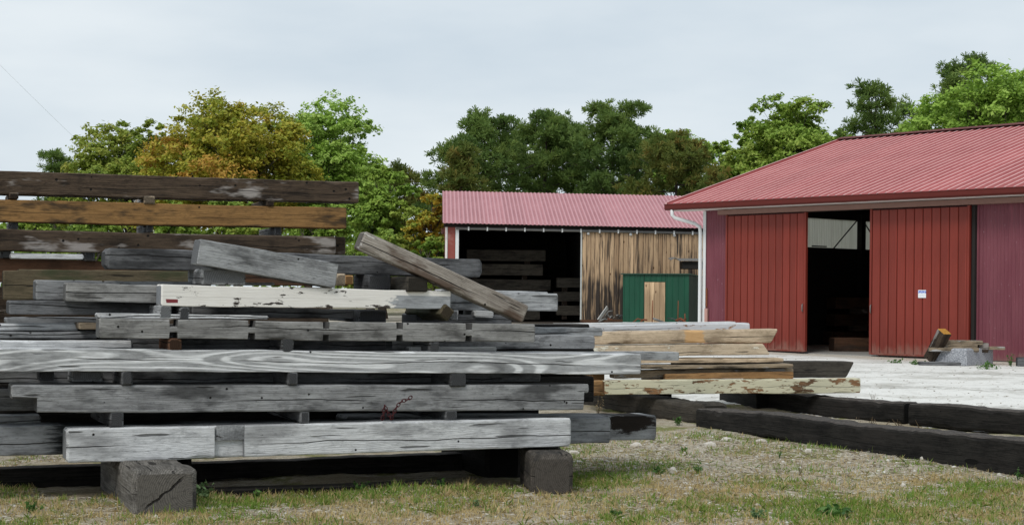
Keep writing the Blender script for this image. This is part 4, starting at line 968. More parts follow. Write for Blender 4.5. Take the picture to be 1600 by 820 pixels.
for (xa, xb, z, nm) in ((4.3, 5.2, 1.50, 'top'), (4.2, 5.2, 0.98, 'middle'), (4.3, 5.2, 0.46, 'bottom')):
    timber_between('stored_timber', in_shed(xa, 2.2, z), in_shed(xb, 2.2, z), .36, .36, .5, 'black_brown', '%s beam of the short stack by the partition inside the dark shed' % nm, GSH)
    a = in_shed(4.7, 2.25, z - .26); b = in_shed(4.7, 2.65, z - .26)
    timber_between('stored_spacer', a, b, .16, .16, .18, 'brown', 'dim spacer under the %s beam of the short shed stack' % nm, 'spacers in the right shed stack', 'spacer')

# ------------------------------------------------------------------ green shed
gp0 = at(973, 500, 55.3)
gs = empty('green_shed', (gp0.x, gp0.y, 0.545), math.radians(-19))
tag(gs, 'small dark green metal shed with pale wooden door, beside the barn', 'shed')
GW, GDp, GHt = 2.32, 2.1, 1.78
for k, (x0, x1) in enumerate(((0, 0.74), (1.50, 2.32))):
    part(gs, 'front_panel', sheet(x0, x1, 0.14, GHt, 0.20, 0.012, 'rib'), 'green')
part(gs, 'front_panel', sheet(0.76, 1.49, 1.53, GHt, 0.20, 0.012, 'rib'), 'green', 'green strip above the wooden door')
part(gs, 'frame', box_mesh(.02, GW - .02, .012, .05, 0.14, GHt), 'dark_inside')
for k in range(4):
    o = link('door_board', box_mesh(-.088, .088, -.03, .0, 0, 1.40, .004), gs, M['pale_board']); o.location = (0.86 + k * .183, -.005, 0.12)
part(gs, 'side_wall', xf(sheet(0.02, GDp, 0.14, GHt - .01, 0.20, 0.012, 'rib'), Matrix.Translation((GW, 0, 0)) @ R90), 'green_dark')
part(gs, 'side_wall', box_mesh(0, .03, .06, GDp, 0.14, GHt - .01), 'green')
part(gs, 'back_wall', box_mesh(0.03, GW - .01, GDp - .03, GDp, 0.14, GHt - .02), 'green')
part(gs, 'roof', mesh_from([(-.06, -.08, GHt + .005), (GW + .06, -.08, GHt + .005), (GW + .06, GDp + .06, GHt - .06), (-.06, GDp + .06, GHt - .06), (-.06, -.08, GHt + .04), (GW + .06, -.08, GHt + .04), (GW + .06, GDp + .06, GHt - .025), (-.06, GDp + .06, GHt - .025)],
    [(0, 1, 2, 3), (7, 6, 5, 4), (0, 4, 5, 1), (1, 5, 6, 2), (2, 6, 7, 3), (3, 7, 4, 0)]), plain('green_roof_metal', (0.03, 0.07, 0.05), 0.5))
for k, (x0, x1) in enumerate(((-0.01, .60), (.62, 1.20), (1.22, 1.79), (1.81, GW))):
    part(gs, 'footing_block', box_mesh(x0, x1, -.02, .22, -0.03, .135, .012), 'concrete')
part(gs, 'footing_block', box_mesh(0, GW, GDp - .3, GDp, -0.03, .135, .012), 'concrete')
# bits around the sheds
def free(name, me, mat, loc, label, cat, rz=0.0, rx=0.0, ry=0.0, group=None):
    o = link(name, me, None, M[mat] if isinstance(mat, str) else mat); o.location = loc; o.rotation_euler = (rx, ry, rz); tag(o, label, cat, group); return o
q = at(935, 503, 56.6); 
timber_between('leaning_board', Vector((q.x, q.y, 0.70)), Vector((q.x + .36, q.y + .5, 1.18)), .13, .13, .03, 'plank_white', 'short white board leaning against the shed wall', cat='board', cham=.004)
q = at(907, 503, 56.0)
timber_between('rusty_rail', Vector((q.x, q.y, 0.66)), Vector((q.x + 1.5, q.y + .1, 0.66)), .18, .18, .2, 'red_brown', 'low reddish beam at the foot of the shed boards', cat='rail')
def scrap(px, py, Y, n, label, seed, w=0.6):
    rg = random.Random(seed); c = at(px, py, Y); c.z = ground_z(c.x, c.y)
    root = empty('scrap_heap', c); tag(root, label, 'scrap')
    for k in range(n):
        a = Vector((rg.uniform(-w, w), rg.uniform(-.3, .3), rg.uniform(.03, .28))); d = Vector((rg.uniform(-1, 1), rg.uniform(-.4, .4), rg.uniform(-.3, .5))).normalized() * rg.uniform(.2, .5)
        m_ = a + d * .5 + Vector((0, 0, rg.uniform(0, .12)))
        part(root, 'scrap_piece', tube_mesh([a, m_, a + d], [rg.uniform(.015, .04)] * 3, 6), rg.choice(['rust', 'steel', 'grey_dark', 'brown']))
scrap(965, 500, 56.4, 16, 'tangled dark scrap at the foot of the weathered board wall', 4, .5)
scrap(1040, 504, 53.8, 14, 'rusty scrap pieces in front of the green shed', 9, .8)
for (px, lab) in ((1019, 'thin iron stake beside the wooden door of the green shed'), (1059, 'thin iron stake at right in front of the green shed')):
    c = at(px, 503, 53.2); c.z = 0.5
    free('iron_stake', tube_mesh([(0, 0, 0), (0.01, 0, .95)], [.016, .014], 6), 'rust', c, lab, 'stake')
aw = at(1046, 407, 57.2); root = empty('metal_awning', aw); tag(root, 'bent metal sheet awning jutting from the shed wall above the green shed', 'awning')
V = [(0.0, -.5, .02), (.15, -.5, .10), (.30, -.5, .00), (.8, -.5, .0), (1.8, -.5, .0), (0.0, .55, .10), (.15, .55, .14), (.30, .55, .10), (.8, .55, .10), (1.8, .55, .10)]
V += [(x, y, z - .02) for x, y, z in V]
part(root, 'sheet', mesh_from(V, [(i, i + 1, i + 6, i + 5) for i in range(4)] + [(10 + i + 1, 10 + i, 15 + i, 15 + i + 1) for i in range(4)] + [(i, 10 + i, 11 + i, i + 1) for i in range(4)] + [(5 + i, 6 + i, 16 + i, 15 + i) for i in range(4)] + [(0, 5, 15, 10), (4, 14, 19, 9)]), 'steel')
part(root, 'box', box_mesh(.42, 1.8, -.38, .5, -.30, -.03, .01), 'dark_inside')

# ------------------------------------------------------------------ granite pile by the barn door
def loc_b(x, y, z): return barn.matrix_basis @ Vector((x, y, z))
g = free('granite_block', box_mesh(-.40, .40, -.55, .55, 0, .36, .03), 'granite', at(1503, 571, 32.2), 'speckled grey granite block by the right barn door', 'stone block', rz=math.atan2(-0.748, 0.664) + .06)
g.location.z = ground_z(g.location.x, g.location.y) - .02
G = Pile(at(1500, 550, 31.75), -4)
GG = 'old boards on the granite block'
G.beam('old_board', (1452, 542.5, 548.5), (1530, 543.5, 550), 0.0, .16, 'wet_plank', 'lowest front board on the granite block', GG, cat='board', cham=.006)
G.beam('old_board', (1463, 537.5, 543.5), (1528, 538, 544), 0.10, .25, 'wet_plank', 'second board up on the granite block', GG, cat='board', cham=.006, rough=2)
G.beam('old_board', (1475, 531.5, 537.5), (1536, 532, 539), 0.20, .3, 'wet_plank', 'topmost pale edged board on the granite block', GG, cat='board', cham=.01, rough=2)
G.beam('old_board', (1537, 541, 546), (1571, 541.5, 546.5), 0.35, .2, 'wet_plank', 'board poking out right from the granite block', GG, cat='board', cham=.004)
G.beam('old_board', (1529, 535, 550), (1545, 536, 551), 0.25, .4, 'brown', 'short dark board end at right on the granite block', GG, cat='board', cham=.006)
G.beam('old_board', (1437, 564.5, 570), (1503, 566, 571), -0.15, .2, 'grey_dark', 'flat dark board on the ground before the granite block', GG, cat='board', cham=.006)
timber_between('leaning_post', at(1447.5, 561, 32.0), at(1470, 518, 31.7), .20, .20, .22, 'brown', 'short brown post leaning by the granite block, with orange sawn end', cat='post', cham=.006)
pe = bpy.data.objects[-1] if False else None
lp = [o for o in bpy.data.objects if o.name.startswith('leaning_post')][0]
Lh = max(v.co.x for v in lp.data.vertices)
ec = link('sawn_end', box_mesh(Lh - .002, Lh + .010, .006, .214, -.094, .094, .003), lp, M['cut_orange']); ec['label'] = 'bright orange sawn end'
tr = G.hit(1590, 568, 0); tr.z = ground_z(tr.x, tr.y) + .08
timber_between('log_offcut', tr, tr + Vector((.8, -.1, 0)), .2, .2, .2, 'grey_dark', 'dark log end at the right edge by the barn wall', cat='offcut', cham=.03)
# overhead wire at upper left
wpts = []
for k in range(13):
    f = k / 12
    a = at(-160, -60, 60); b = at(240, 330, 95)
    p = a.lerp(b, f); p.z -= 0.5 * 4 * f * (1 - f) * 0.4
    wpts.append(p)
o = link('overhead_wire', tube_mesh(wpts, [.0045] * 13, 5), None, plain('pale_wire', (0.62, 0.64, 0.66), 0.6))
tag(o, 'thin pale overhead wire crossing the sky at upper left', 'wire')

# ------------------------------------------------------------------ trees
def leaf_mat(name, cols, transl=0.35, rough=0.6):
    """cols: three leaf colours picked by the per-leaf tint"""
    t = NT(name)
    a = t.attr('tint')
    c = t.mix(t.step(a, 0.0, 0.5), cols[0], cols[1]); c = t.mix(t.step(a, 0.5, 1.0), c, cols[2])
    return t.done(c, rough, transl=transl, spec=0.25)
bark = plain('rough_bark', (0.085, 0.07, 0.058), 0.95, var=0.4, scale=12)
LM = {
    'olive': leaf_mat('olive_leaves', ((0.186, 0.264, 0.040), (0.283, 0.356, 0.057), (0.400, 0.396, 0.075)), transl=.32),
    'autumn': leaf_mat('autumn_leaves', ((0.262, 0.317, 0.039), (0.442, 0.409, 0.052), (0.511, 0.290, 0.057)), transl=.32),
    'bright': leaf_mat('bright_green_leaves', ((0.228, 0.370, 0.057), (0.345, 0.515, 0.092), (0.455, 0.594, 0.144)), transl=.32),
    'green': leaf_mat('green_leaves', ((0.172, 0.290, 0.044), (0.269, 0.396, 0.063), (0.386, 0.475, 0.092)), transl=.32),
    'yellow': leaf_mat('yellow_orange_leaves', ((0.262, 0.356, 0.052), (0.552, 0.409, 0.052), (0.593, 0.290, 0.048)), transl=.32),
    'shrub': leaf_mat('shrub_leaves', ((0.145, 0.244, 0.037), (0.255, 0.363, 0.057), (0.400, 0.436, 0.086)), transl=.32),
    'pine': leaf_mat('pine_needles', ((0.094, 0.161, 0.041), (0.159, 0.243, 0.058), (0.238, 0.318, 0.074)), transl=0.4),
    'pine_brown': leaf_mat('browning_pine_needles', ((0.113, 0.170, 0.037), (0.183, 0.211, 0.047), (0.280, 0.211, 0.054)), transl=0.4),
}
def unit(rng, n):
    v = rng.normal(size=(n, 3)); return v / np.linalg.norm(v, axis=1, keepdims=True)
def leaves(rng, cen, nrm, size, tint):
    n = len(cen)
    nr = nrm + 0.9 * unit(rng, n); nr /= np.linalg.norm(nr, axis=1, keepdims=True)
    r = unit(rng, n); a = np.cross(nr, r); a /= np.linalg.norm(a, axis=1, keepdims=True); b = np.cross(nr, a)
    s = size * rng.uniform(0.65, 1.25, (n, 1)); w = 0.55
    V = np.stack([cen - a * s, cen - b * s * w + a * s * .1, cen + a * s, cen + b * s * w + a * s * .1], 1).reshape(-1, 3)
    return V, np.arange(n * 4).reshape(-1, 4), tint
def crown_lobes(rng, W, H, n, low):
    """lobe centres filling a rounded crown of width W and height H (centre at 0), irregular"""
    out = []
    tries = 0
    while len(out) < n and tries < 4000:
        tries += 1
        d = unit(rng, 1)[0]
        if d[2] < low: continue
        r = rng.uniform(0.45, 0.88) if rng.random() < .8 else rng.uniform(0, .45)
        p = d * r * np.array([W / 2, W / 2, H / 2])
        R = rng.uniform(0.15, 0.26) * W * (1.10 - .28 * r)
        if all(np.linalg.norm(p - q) > 0.55 * min(R, q2) for q, q2 in out): out.append((p, R))
    return out
def tree(name, label, px, Y, top, width_px, kind, seed, crown_frac=0.8, n_lobes=34, n_leaf=42000, leaf=0.095, group='trees behind the yard', trunk_r=0.16, low=-0.75, tint_bias=0.0):
    rng = np.random.default_rng(seed)
    base = at(px, 480, Y); z0 = ground_z(base.x, Y)
    H = at(px, top, Y).z - z0; W = width_px * 1.12 * Y / F_PX
    root = empty(name, (base.x, Y, z0)); tag(root, label, 'tree' if 'shrub' not in name else 'shrub', group)
    Hc = H * crown_frac; zc = H - Hc / 2
    lobes = crown_lobes(rng, W * 0.92, Hc * 0.94, n_lobes, low)
    # trunk and limbs
    V, Fc = [], []
    def add(pts, rad, n):
        v, f = tube_data(pts, rad, n); o = len(V); V.extend(v); Fc.extend(tuple(i + o for i in q) for q in f)
    tt = zc + Hc * .15
    tp = [Vector((0, 0, -.1))] + [Vector((rng.normal() * .12 * k, rng.normal() * .12 * k, tt * k / 4)) for k in range(1, 5)]
    add(tp, [trunk_r * 1.25, trunk_r, trunk_r * .8, trunk_r * .55, trunk_r * .3], 8)
    for (p, R) in lobes:
        f = rng.uniform(.35, .85); k = f * 4; i = min(3, int(k)); s = tp[i].lerp(tp[i + 1], k - i)
        e = Vector((p[0], p[1], zc + p[2])); m = s.lerp(e, .5) + Vector((rng.normal() * .15, rng.normal() * .15, -.1 * R))
        add([s, m, e], [trunk_r * .32, trunk_r * .2, trunk_r * .07], 5)
        for _ in range(3):
            d = unit(rng, 1)[0] * R * .8; add([m.lerp(e, .6), e + Vector(d)], [trunk_r * .1, trunk_r * .04], 4)
    part(root, 'trunk', mesh_from(V, Fc, fix=False), bark)
    # leaf clumps: lobes > sprays > leaves
    C, N, T = [], [], []
    wsum = sum(R ** 2 for _, R in lobes)
    for (p, R) in lobes:
        nl = int(n_leaf * R ** 2 / wsum); ns = max(8, int(nl / 58))
        d = unit(rng, ns); d[:, 2] = np.where(d[:, 2] < -.3, -d[:, 2], d[:, 2])
        sc = p + d * R * rng.uniform(.55, 1.05, (ns, 1)) * np.array([1, 1, .8])
        lt = rng.normal(.5 + tint_bias, .16)
        per = max(4, nl // ns)
        for k in range(ns):
            rr = R * rng.uniform(.13, .27)
            off = rng.normal(size=(per, 3)) * rr * .55 * np.array([1, 1, .6])
            C.append(sc[k] + off); N.append(np.tile(d[k] * .5 + np.array([0, 0, .75]), (per, 1)))
            T.append(np.clip(lt + rng.normal(0, .10) + rng.normal(0, .14, per), 0, 1))
    C = np.concatenate(C); N = np.concatenate(N); T = np.concatenate(T)
    C[:, 2] += zc
    Vv, Ff, T = leaves(rng, C, N, leaf, T)
    part(root, 'crown', fast_mesh(Vv, Ff, T), LM[kind])
    return root
def pine(name, label, px, Y, top, width_px, kind, seed, crown_frac=0.75, tufts=1305, group='pines behind the yard', trunk_r=0.15, needle=0.29, shape=0.75, n_lobes=30):
    rng = np.random.default_rng(seed)
    base = at(px, 480, Y); z0 = ground_z(base.x, Y)
    H = at(px, top, Y).z - z0; W = width_px * 1.3 * Y / F_PX
    root = empty(name, (base.x, Y, z0)); tag(root, label, 'tree', group)
    V, Fc = [], []
    def add(pts, rad, n):
        v, f = tube_data(pts, rad, n); o = len(V); V.extend(v); Fc.extend(tuple(i + o for i in q) for q in f)
    lean = rng.normal(0, .25, 2)
    add([Vector((0, 0, -.1)), Vector((lean[0] * .5, lean[1] * .5, H * .5)), Vector((lean[0], lean[1], H * .97))], [trunk_r * 1.2, trunk_r * .8, trunk_r * .15], 8)
    TC, TD, TT = [], [], []
    per = tufts // n_lobes
    for b in range(n_lobes):
        f = (b + rng.random()) / n_lobes                         # 0 = lowest branch, 1 = tip
        zb = H * (1 - crown_frac) + H * crown_frac * f * .97
        prof = (math.sin(math.pi * min(1, (0.30 + 0.66 * f))) ** shape) * .95 + .08
        R = W / 2 * max(.16, prof) * rng.uniform(.7, 1.1)
        az = b * 2.4 + rng.normal(0, .4)
        d = np.array([math.cos(az), math.sin(az), 0])
        s = np.array([lean[0] * zb / H, lean[1] * zb / H, zb]); e = s + d * R + np.array([0, 0, R * rng.uniform(.05, .42)])
        m = (s + e) / 2 + np.array([0, 0, -R * .06])
        add([Vector(s), Vector(m), Vector(e)], [trunk_r * .3, trunk_r * .18, trunk_r * .06], 5)
        lt = rng.normal(.45, .18)
        ncl = 4 + int(R * 1.6)
        for c in range(ncl):                                     # flat clumps of tufts towards the branch end
            u = rng.uniform(.35, 1.0); cc = s + (e - s) * u + rng.normal(size=3) * np.array([.16, .16, .08]) * max(.7, R * .40)
            k = max(3, per // ncl)
            off = rng.normal(size=(k, 3)) * np.array([.36, .36, .22]) * min(1.0, .55 + R * .2)
            for o_ in off:
                TC.append(cc + o_); v = o_ * .8 + d * .35 + np.array([0, 0, .75]); TD.append(v / np.linalg.norm(v)); TT.append(np.clip(lt + rng.normal(0, .16), 0, 1))
            if c < 3: add([Vector(m), Vector(cc)], [trunk_r * .12, trunk_r * .05], 4)
    part(root, 'trunk', mesh_from(V, Fc, fix=False), bark)
    TC, TD, TT = np.array(TC), np.array(TD), np.array(TT)
    n = len(TC); q = 24
    c = np.repeat(TC, q, 0); d = np.repeat(TD, q, 0) * .75 + unit(rng, n * q); d /= np.linalg.norm(d, axis=1, keepdims=True)
    L = needle * rng.uniform(.6, 1.15, (n * q, 1)); s = np.cross(d, unit(rng, n * q)); s /= np.linalg.norm(s, axis=1, keepdims=True)
    wd = 0.021
    Vv = np.stack([c - s * wd * .5, c + s * wd * .5, c + d * L + s * wd, c + d * L - s * wd], 1).reshape(-1, 3)
    part(root, 'crown', fast_mesh(Vv, np.arange(n * q * 4).reshape(-1, 4), np.clip(np.repeat(TT, q) + rng.normal(0, .1, n * q), 0, 1)), LM[kind])
    return root

tree('leafy_tree', 'olive green leafy tree, leftmost of the big trees behind the tall stack', 195, 78, 172, 195, 'olive', 11, n_lobes=46, n_leaf=56700)
tree('leafy_tree', 'broad tree turning yellow and orange behind the tall stack', 350, 70, 152, 275, 'autumn', 12, n_lobes=60, n_leaf=75600, tint_bias=-.12)
tree('leafy_tree', 'tall bright green leafy tree right of the turning tree', 508, 74, 150, 205, 'bright', 13, n_lobes=60, n_leaf=56700, tint_bias=.05)
tree('leafy_tree', 'small fresh green tree right of the tall stack, below the bright green one', 600, 66, 248, 110, 'green', 14, crown_frac=.9, n_lobes=26, n_leaf=30239)
pine('pine_tree', 'small dark pine peeping over the tall stack at far left', 82, 82, 240, 60, 'pine', 21, tufts=609, n_lobes=18)
pine('pine_tree', 'slim pine between the fresh green tree and the yellowing shrub', 640, 80, 262, 70, 'pine_brown', 22, tufts=609, n_lobes=18)
tree('leafy_shrub', 'yellow and orange shrub at left corner of the long shed', 672, 63, 288, 85, 'yellow', 15, crown_frac=.95, n_lobes=22, n_leaf=22680, group='shrubs behind the stacks', leaf=.08, tint_bias=-.15)
tree('leafy_shrub', 'green shrub below the yellowing shrub by the shed corner', 668, 59.5, 345, 75, 'green', 16, crown_frac=.98, n_lobes=18, n_leaf=17010, group='shrubs behind the stacks', leaf=.07)
tree('leafy_shrub', 'dark shrub right behind the leaning beam', 585, 60, 335, 120, 'shrub', 17, crown_frac=.98, n_lobes=22, n_leaf=22680, group='shrubs behind the stacks', leaf=.07)
for k, (px, top, w, lab) in enumerate(((40, 322, 130, 'at far left'), (150, 308, 130, 'second from the left'), (265, 300, 140, 'under the turning tree'), (375, 300, 140, 'between the turning and bright trees'), (480, 300, 130, 'under the bright green tree'))):
    tree('leafy_shrub', 'low shrub glimpsed through the gaps of the tall stack, %s' % lab, px, 62, top, w, 'shrub' if k % 2 else 'green', 60 + k, crown_frac=.98, n_lobes=20, n_leaf=17010, group='shrubs behind the stacks', leaf=.09)
pine('pine_tree', 'bushy dark pine above the left end of the shed roof', 755, 76, 180, 150, 'pine', 131, tufts=1667, n_lobes=36)
pine('pine_tree', 'dark pine just right of the bushy pine over the shed', 845, 79, 179, 140, 'pine', 32, tufts=1522, n_lobes=34)
pine('pine_tree', 'low browning pine at the very left end of the shed roof', 716, 72, 232, 66, 'pine_brown', 33, tufts=754, n_lobes=22)
pine('pine_tree', 'tallest dark pine over the middle of the shed roof', 955, 77, 168, 150, 'pine', 34, tufts=1667, n_lobes=36)
tree('leafy_tree', 'light green leafy tree behind the browning pine over the shed', 1078, 84, 177, 150, 'bright', 35, n_lobes=26, n_leaf=37800, tint_bias=-.05)
pine('pine_tree', 'broad browning pine over the right end of the shed roof', 1062, 73, 214, 150, 'pine_brown', 36, tufts=1812, n_lobes=38, crown_frac=.85)
pine('pine_tree', 'shaded pine in the gap between the shed and barn roofs', 900, 84, 195, 140, 'pine', 40, tufts=1160, n_lobes=30, crown_frac=.9)
tree('leafy_tree', 'large green leafy tree behind the barn roof peak', 1245, 74, 133, 200, 'green', 37, n_lobes=42, n_leaf=64259, tint_bias=.05)
tree('leafy_tree', 'smaller leafy tree left of the large one behind the barn', 1165, 80, 178, 130, 'green', 38, n_lobes=24, n_leaf=30239)
pine('pine_tree', 'shaded pine behind and between the two leftmost pines over the shed', 795, 86, 205, 130, 'pine', 44, tufts=1000, n_lobes=32, crown_frac=.92)
pine('pine_tree', 'shaded pine between the tallest pine and the light green tree', 1010, 85, 208, 120, 'pine', 45, tufts=1000, n_lobes=32, crown_frac=.92)
tree('leafy_tree', 'low leafy tree between the browning pine and the barn roof slope', 1142, 78, 190, 125, 'green', 46, crown_frac=.92, n_lobes=26, n_leaf=30799)
tree('leafy_tree', 'low leafy tree right below the large one behind the barn roof', 1310, 79, 178, 120, 'green', 47, crown_frac=.92, n_lobes=26, n_leaf=28000)
pine('pine_tree', 'slender pine right of the large leafy tree behind the barn', 1366, 72, 128, 80, 'pine', 39, tufts=812, n_lobes=24, shape=.6)
pine('pine_tree', 'low pine seen above the barn ridge between the two leafy trees', 1432, 78, 168, 85, 'pine', 41, tufts=609, n_lobes=18)
pine('pine_tree', 'tall dark pine at right behind the nearest leafy tree', 1505, 80, 90, 130, 'pine', 42, tufts=1377, n_lobes=32)
tree('leafy_tree', 'large bright leafy tree at the right edge above the barn roof', 1550, 66, 98, 255, 'bright', 43, n_lobes=42, n_leaf=68040, tint_bias=-.12)
# far-off wood that closes the gaps below the crowns
def far_wood():
    rng = np.random.default_rng(5)
    C, N, T = [], [], []
    for k in range(420):
        x = rng.uniform(-48, 48); y = rng.uniform(92, 104); h = rng.uniform(0.4, 5.2) * (1 if x > -40 else .6)
        c = np.array([x, y, 1.0 + h]); n = 75; r = rng.uniform(.5, 1.1)
        o = unit(rng, n) * r; C.append(c + o); N.append(o + np.array([0, 0, .5])); T.append(np.clip(rng.normal(.3, .15) + rng.normal(0, .1, n), 0, 1))
    V, F, T = leaves(rng, np.concatenate(C), np.concatenate(N), .22, np.concatenate(T))
    tag(link('distant_undergrowth', fast_mesh(V, F, T), None, LM['shrub']), 'dark green undergrowth of the wood behind the sheds', 'undergrowth', kind='stuff')
far_wood()

# ------------------------------------------------------------------ grass, weeds, stones
def near_z(x, y):
    return ground_z(x, y) + 0.035 * mnoise.noise(Vector((x * 0.7, y * 0.7, 1))) + 0.016 * mnoise.noise(Vector((x * 3, y * 3, 2)))
def under_pile(x, y):
    v = Vector((x, y, 0)) - A.P0; q = v.dot(A.n); s = v.dot(A.u)
    return q > 0.30 and -0.1 < s < 4.2 and q < 3.2
def blocked(x, y):
    # the black timbers
    v = Vector((x - 2.22, y - 19.35)); d = Vector((5.6 - 2.22, 12.25 - 19.35)).normalized(); t = v.dot(d); q = v.x * -d.y + v.y * d.x
    return q > -0.02 and -1 < t < 9
def blades(n, fn, hmin, hmax, w, seed, name, label, mat):
    rng = np.random.default_rng(seed); rp = random.Random(seed)
    P = []; tries = 0
    while len(P) < n and tries < n * 14:
        tries += 1
        x = rp.uniform(-4.7, 5.3); y = rp.uniform(10.6, 18.8)
        if abs(x) > y * .335: continue
        if rp.random() > fn(x, y) : continue
        if under_pile(x, y) or blocked(x, y): continue
        P.append((x, y, near_z(x, y) - .004))
    P = np.array(P); n = len(P)
    az = rng.uniform(0, 2 * np.pi, n); ln = np.abs(rng.normal(0.45, .4, n)); h = rng.uniform(hmin, hmax, n) * rng.uniform(.5, 1.35, n) * np.array([1 + 1.1 * max(0, mnoise.noise(Vector((p[0] * 7, p[1] * 7, 31)))) for p in P])
    d = np.stack([np.cos(az) * np.sin(ln), np.sin(az) * np.sin(ln), np.cos(ln)], 1)
    saz = rng.uniform(0, np.pi, n); s = np.stack([np.cos(saz), np.sin(saz), np.zeros(n)], 1) * (w * rng.uniform(.6, 1.4, (n, 1)))
    mid = P + d * h[:, None] * .55; tip = P + d * h[:, None] + np.stack([d[:, 0], d[:, 1], -np.abs(ln) * .35], 1) * h[:, None] * .4
    V = np.stack([P - s, P + s, mid + s * .8, tip, mid - s * .8], 1).reshape(-1, 3)
    Fq = np.arange(n)[:, None] * 5 + np.array([0, 1, 2, 3, 4])
    tn = np.array([0.5 + 0.5 * mnoise.noise(Vector((p[0] * 1.5, p[1] * 1.5, 8))) for p in P]) * .6 + rng.uniform(0, .4, n)
    tag(link(name, fast_mesh(V, Fq, np.clip(tn, 0, 1)), None, mat), label, 'grass', kind='stuff')
def nz(x, y, s, k): return mnoise.noise(Vector((x * s, y * s, k)))
def dens_dry(x, y):
    d = 0.62 if y < 13.4 else max(.07, .62 - (y - 13.4) * .45)
    return d * max(0.03, .42 + 1.0 * nz(x, y, 1.4, 11) + .9 * nz(x, y, 6, 12) + .8 * nz(x, y, 15, 13))
def spot(x, y, cx, cy, r): return max(0, 1 - ((x - cx) ** 2 + ((y - cy) * .8) ** 2) / r ** 2)
FRONT = [(A.P0 + A.u * (0.9 + .25 * k) - A.n * .13) for k in range(11)]
def dens_green(x, y):
    d = max(0.0, .10 + 1.3 * nz(x, y, 1.1, 21) + .7 * nz(x, y, 5, 22) + .8 * nz(x, y, 14, 23)) * (1 if y < 13.8 else .35)
    d += 1.3 * spot(x, y, 0.75, 13.9, .55) + 1.5 * spot(x, y, 2.45, 11.75, .75) + .6 * spot(x, y, 3.6, 12.6, .7)
    for k, p in enumerate(FRONT): d += 1.1 * spot(x, y, p.x, p.y, .24)
    return min(1, d * max(0.1, .7 + 1.3 * nz(x, y, 12, 25)))
dry = leaf_mat('dry_straw', ((0.36, 0.24, 0.10), (0.54, 0.42, 0.20), (0.68, 0.57, 0.34)), transl=.25, rough=.8)
grn = leaf_mat('green_blades', ((0.30, 0.30, 0.065), (0.20, 0.30, 0.05), (0.10, 0.25, 0.04)), transl=.3)
blades(48000, dens_dry, .018, .055, .0028, 1, 'dry_grass', 'short straw coloured dry grass covering the near ground', dry)
blades(44000, dens_green, .016, .060, .0034, 2, 'green_grass', 'green and mossy yellow grass patches on the near ground', grn)
def straw_litter(n, seed):
    rng = np.random.default_rng(seed); rp = random.Random(seed); P = []
    while len(P) < n:
        x = rp.uniform(-4.7, 5.3); y = rp.uniform(10.6, 18.5)
        if under_pile(x, y) or blocked(x, y) or abs(x) > y * .34: continue
        P.append((x, y, near_z(x, y) + .004))
    P = np.array(P); az = rng.uniform(0, 2 * np.pi, n); L = rng.uniform(.01, .05, (n, 1)); w = rng.uniform(.0012, .004, (n, 1))
    d = np.stack([np.cos(az), np.sin(az), rng.normal(0, .12, n)], 1); s = np.stack([-np.sin(az), np.cos(az), np.zeros(n)], 1)
    up = np.array([0, 0, 1.0])
    V = np.stack([P - d * L - s * w, P + d * L - s * w, P + d * L + s * w, P - d * L + s * w, P + up * w * 1.5 - d * L * .8, P + up * w * 1.5 + d * L * .8], 1).reshape(-1, 3)
    b = np.arange(n)[:, None] * 6
    Fq = np.concatenate([b + np.array([0, 1, 5, 4]), b + np.array([2, 3, 4, 5])], 0)
    tag(link('ground_litter', fast_mesh(V, Fq, np.tile(rng.random(n), 2)), None, leaf_mat('litter_bits', ((0.10, 0.075, 0.05), (0.36, 0.30, 0.21), (0.55, 0.51, 0.44)), transl=0.05, rough=.9)), 'scattered straw and wood chips on the bare ground', 'litter', kind='stuff')
straw_litter(24000, 3)
def pebbles(n, seed):
    rp = random.Random(seed); V, Fc, T = [], [], []
    ico = bmesh.new(); bmesh.ops.create_icosphere(ico, subdivisions=1, radius=1.0)
    iv = [v.co.copy() for v in ico.verts]; fi = [[v.index for v in f.verts] for f in ico.faces]; ico.free()
    k = 0
    while k < n:
        x = rp.uniform(-4.7, 5.3); y = rp.uniform(10.6, 18.8)
        if under_pile(x, y) or blocked(x, y) or abs(x) > y * .34: continue
        if rp.random() > .4 + .6 * smooth(13, 15, y): continue
        r = rp.uniform(.003, .010) * (2.6 if rp.random() < .06 else 1); sx, sy, sz = rp.uniform(.8, 1.5), rp.uniform(.7, 1.2), rp.uniform(.5, .8)
        z = near_z(x, y) + r * .2; o = len(V)
        a = rp.random() * 6.28
        for v in iv:
            j = rp.uniform(.8, 1.15); vx, vy = v.x * sx * j, v.y * sy * j
            V.append((x + r * (vx * math.cos(a) - vy * math.sin(a)), y + r * (vx * math.sin(a) + vy * math.cos(a)), z + r * v.z * sz * j))
        c = rp.random()
        for f in fi: Fc.append([i + o for i in f]); T.append(c)
        k += 1
    tag(link('pebbles', fast_mesh(V, Fc, T), None, leaf_mat('pebble_stone', ((0.30, 0.27, 0.22), (0.46, 0.43, 0.37), (0.66, 0.64, 0.59)), transl=0.0, rough=.9)), 'small pale pebbles strewn over the bare ground', 'pebbles', kind='stuff')
pebbles(7500, 6)
stone_mat = plain('pale_stone', (0.56, 0.52, 0.46), 0.9, var=.2, scale=25, dirt=(0.30, 0.25, 0.18))
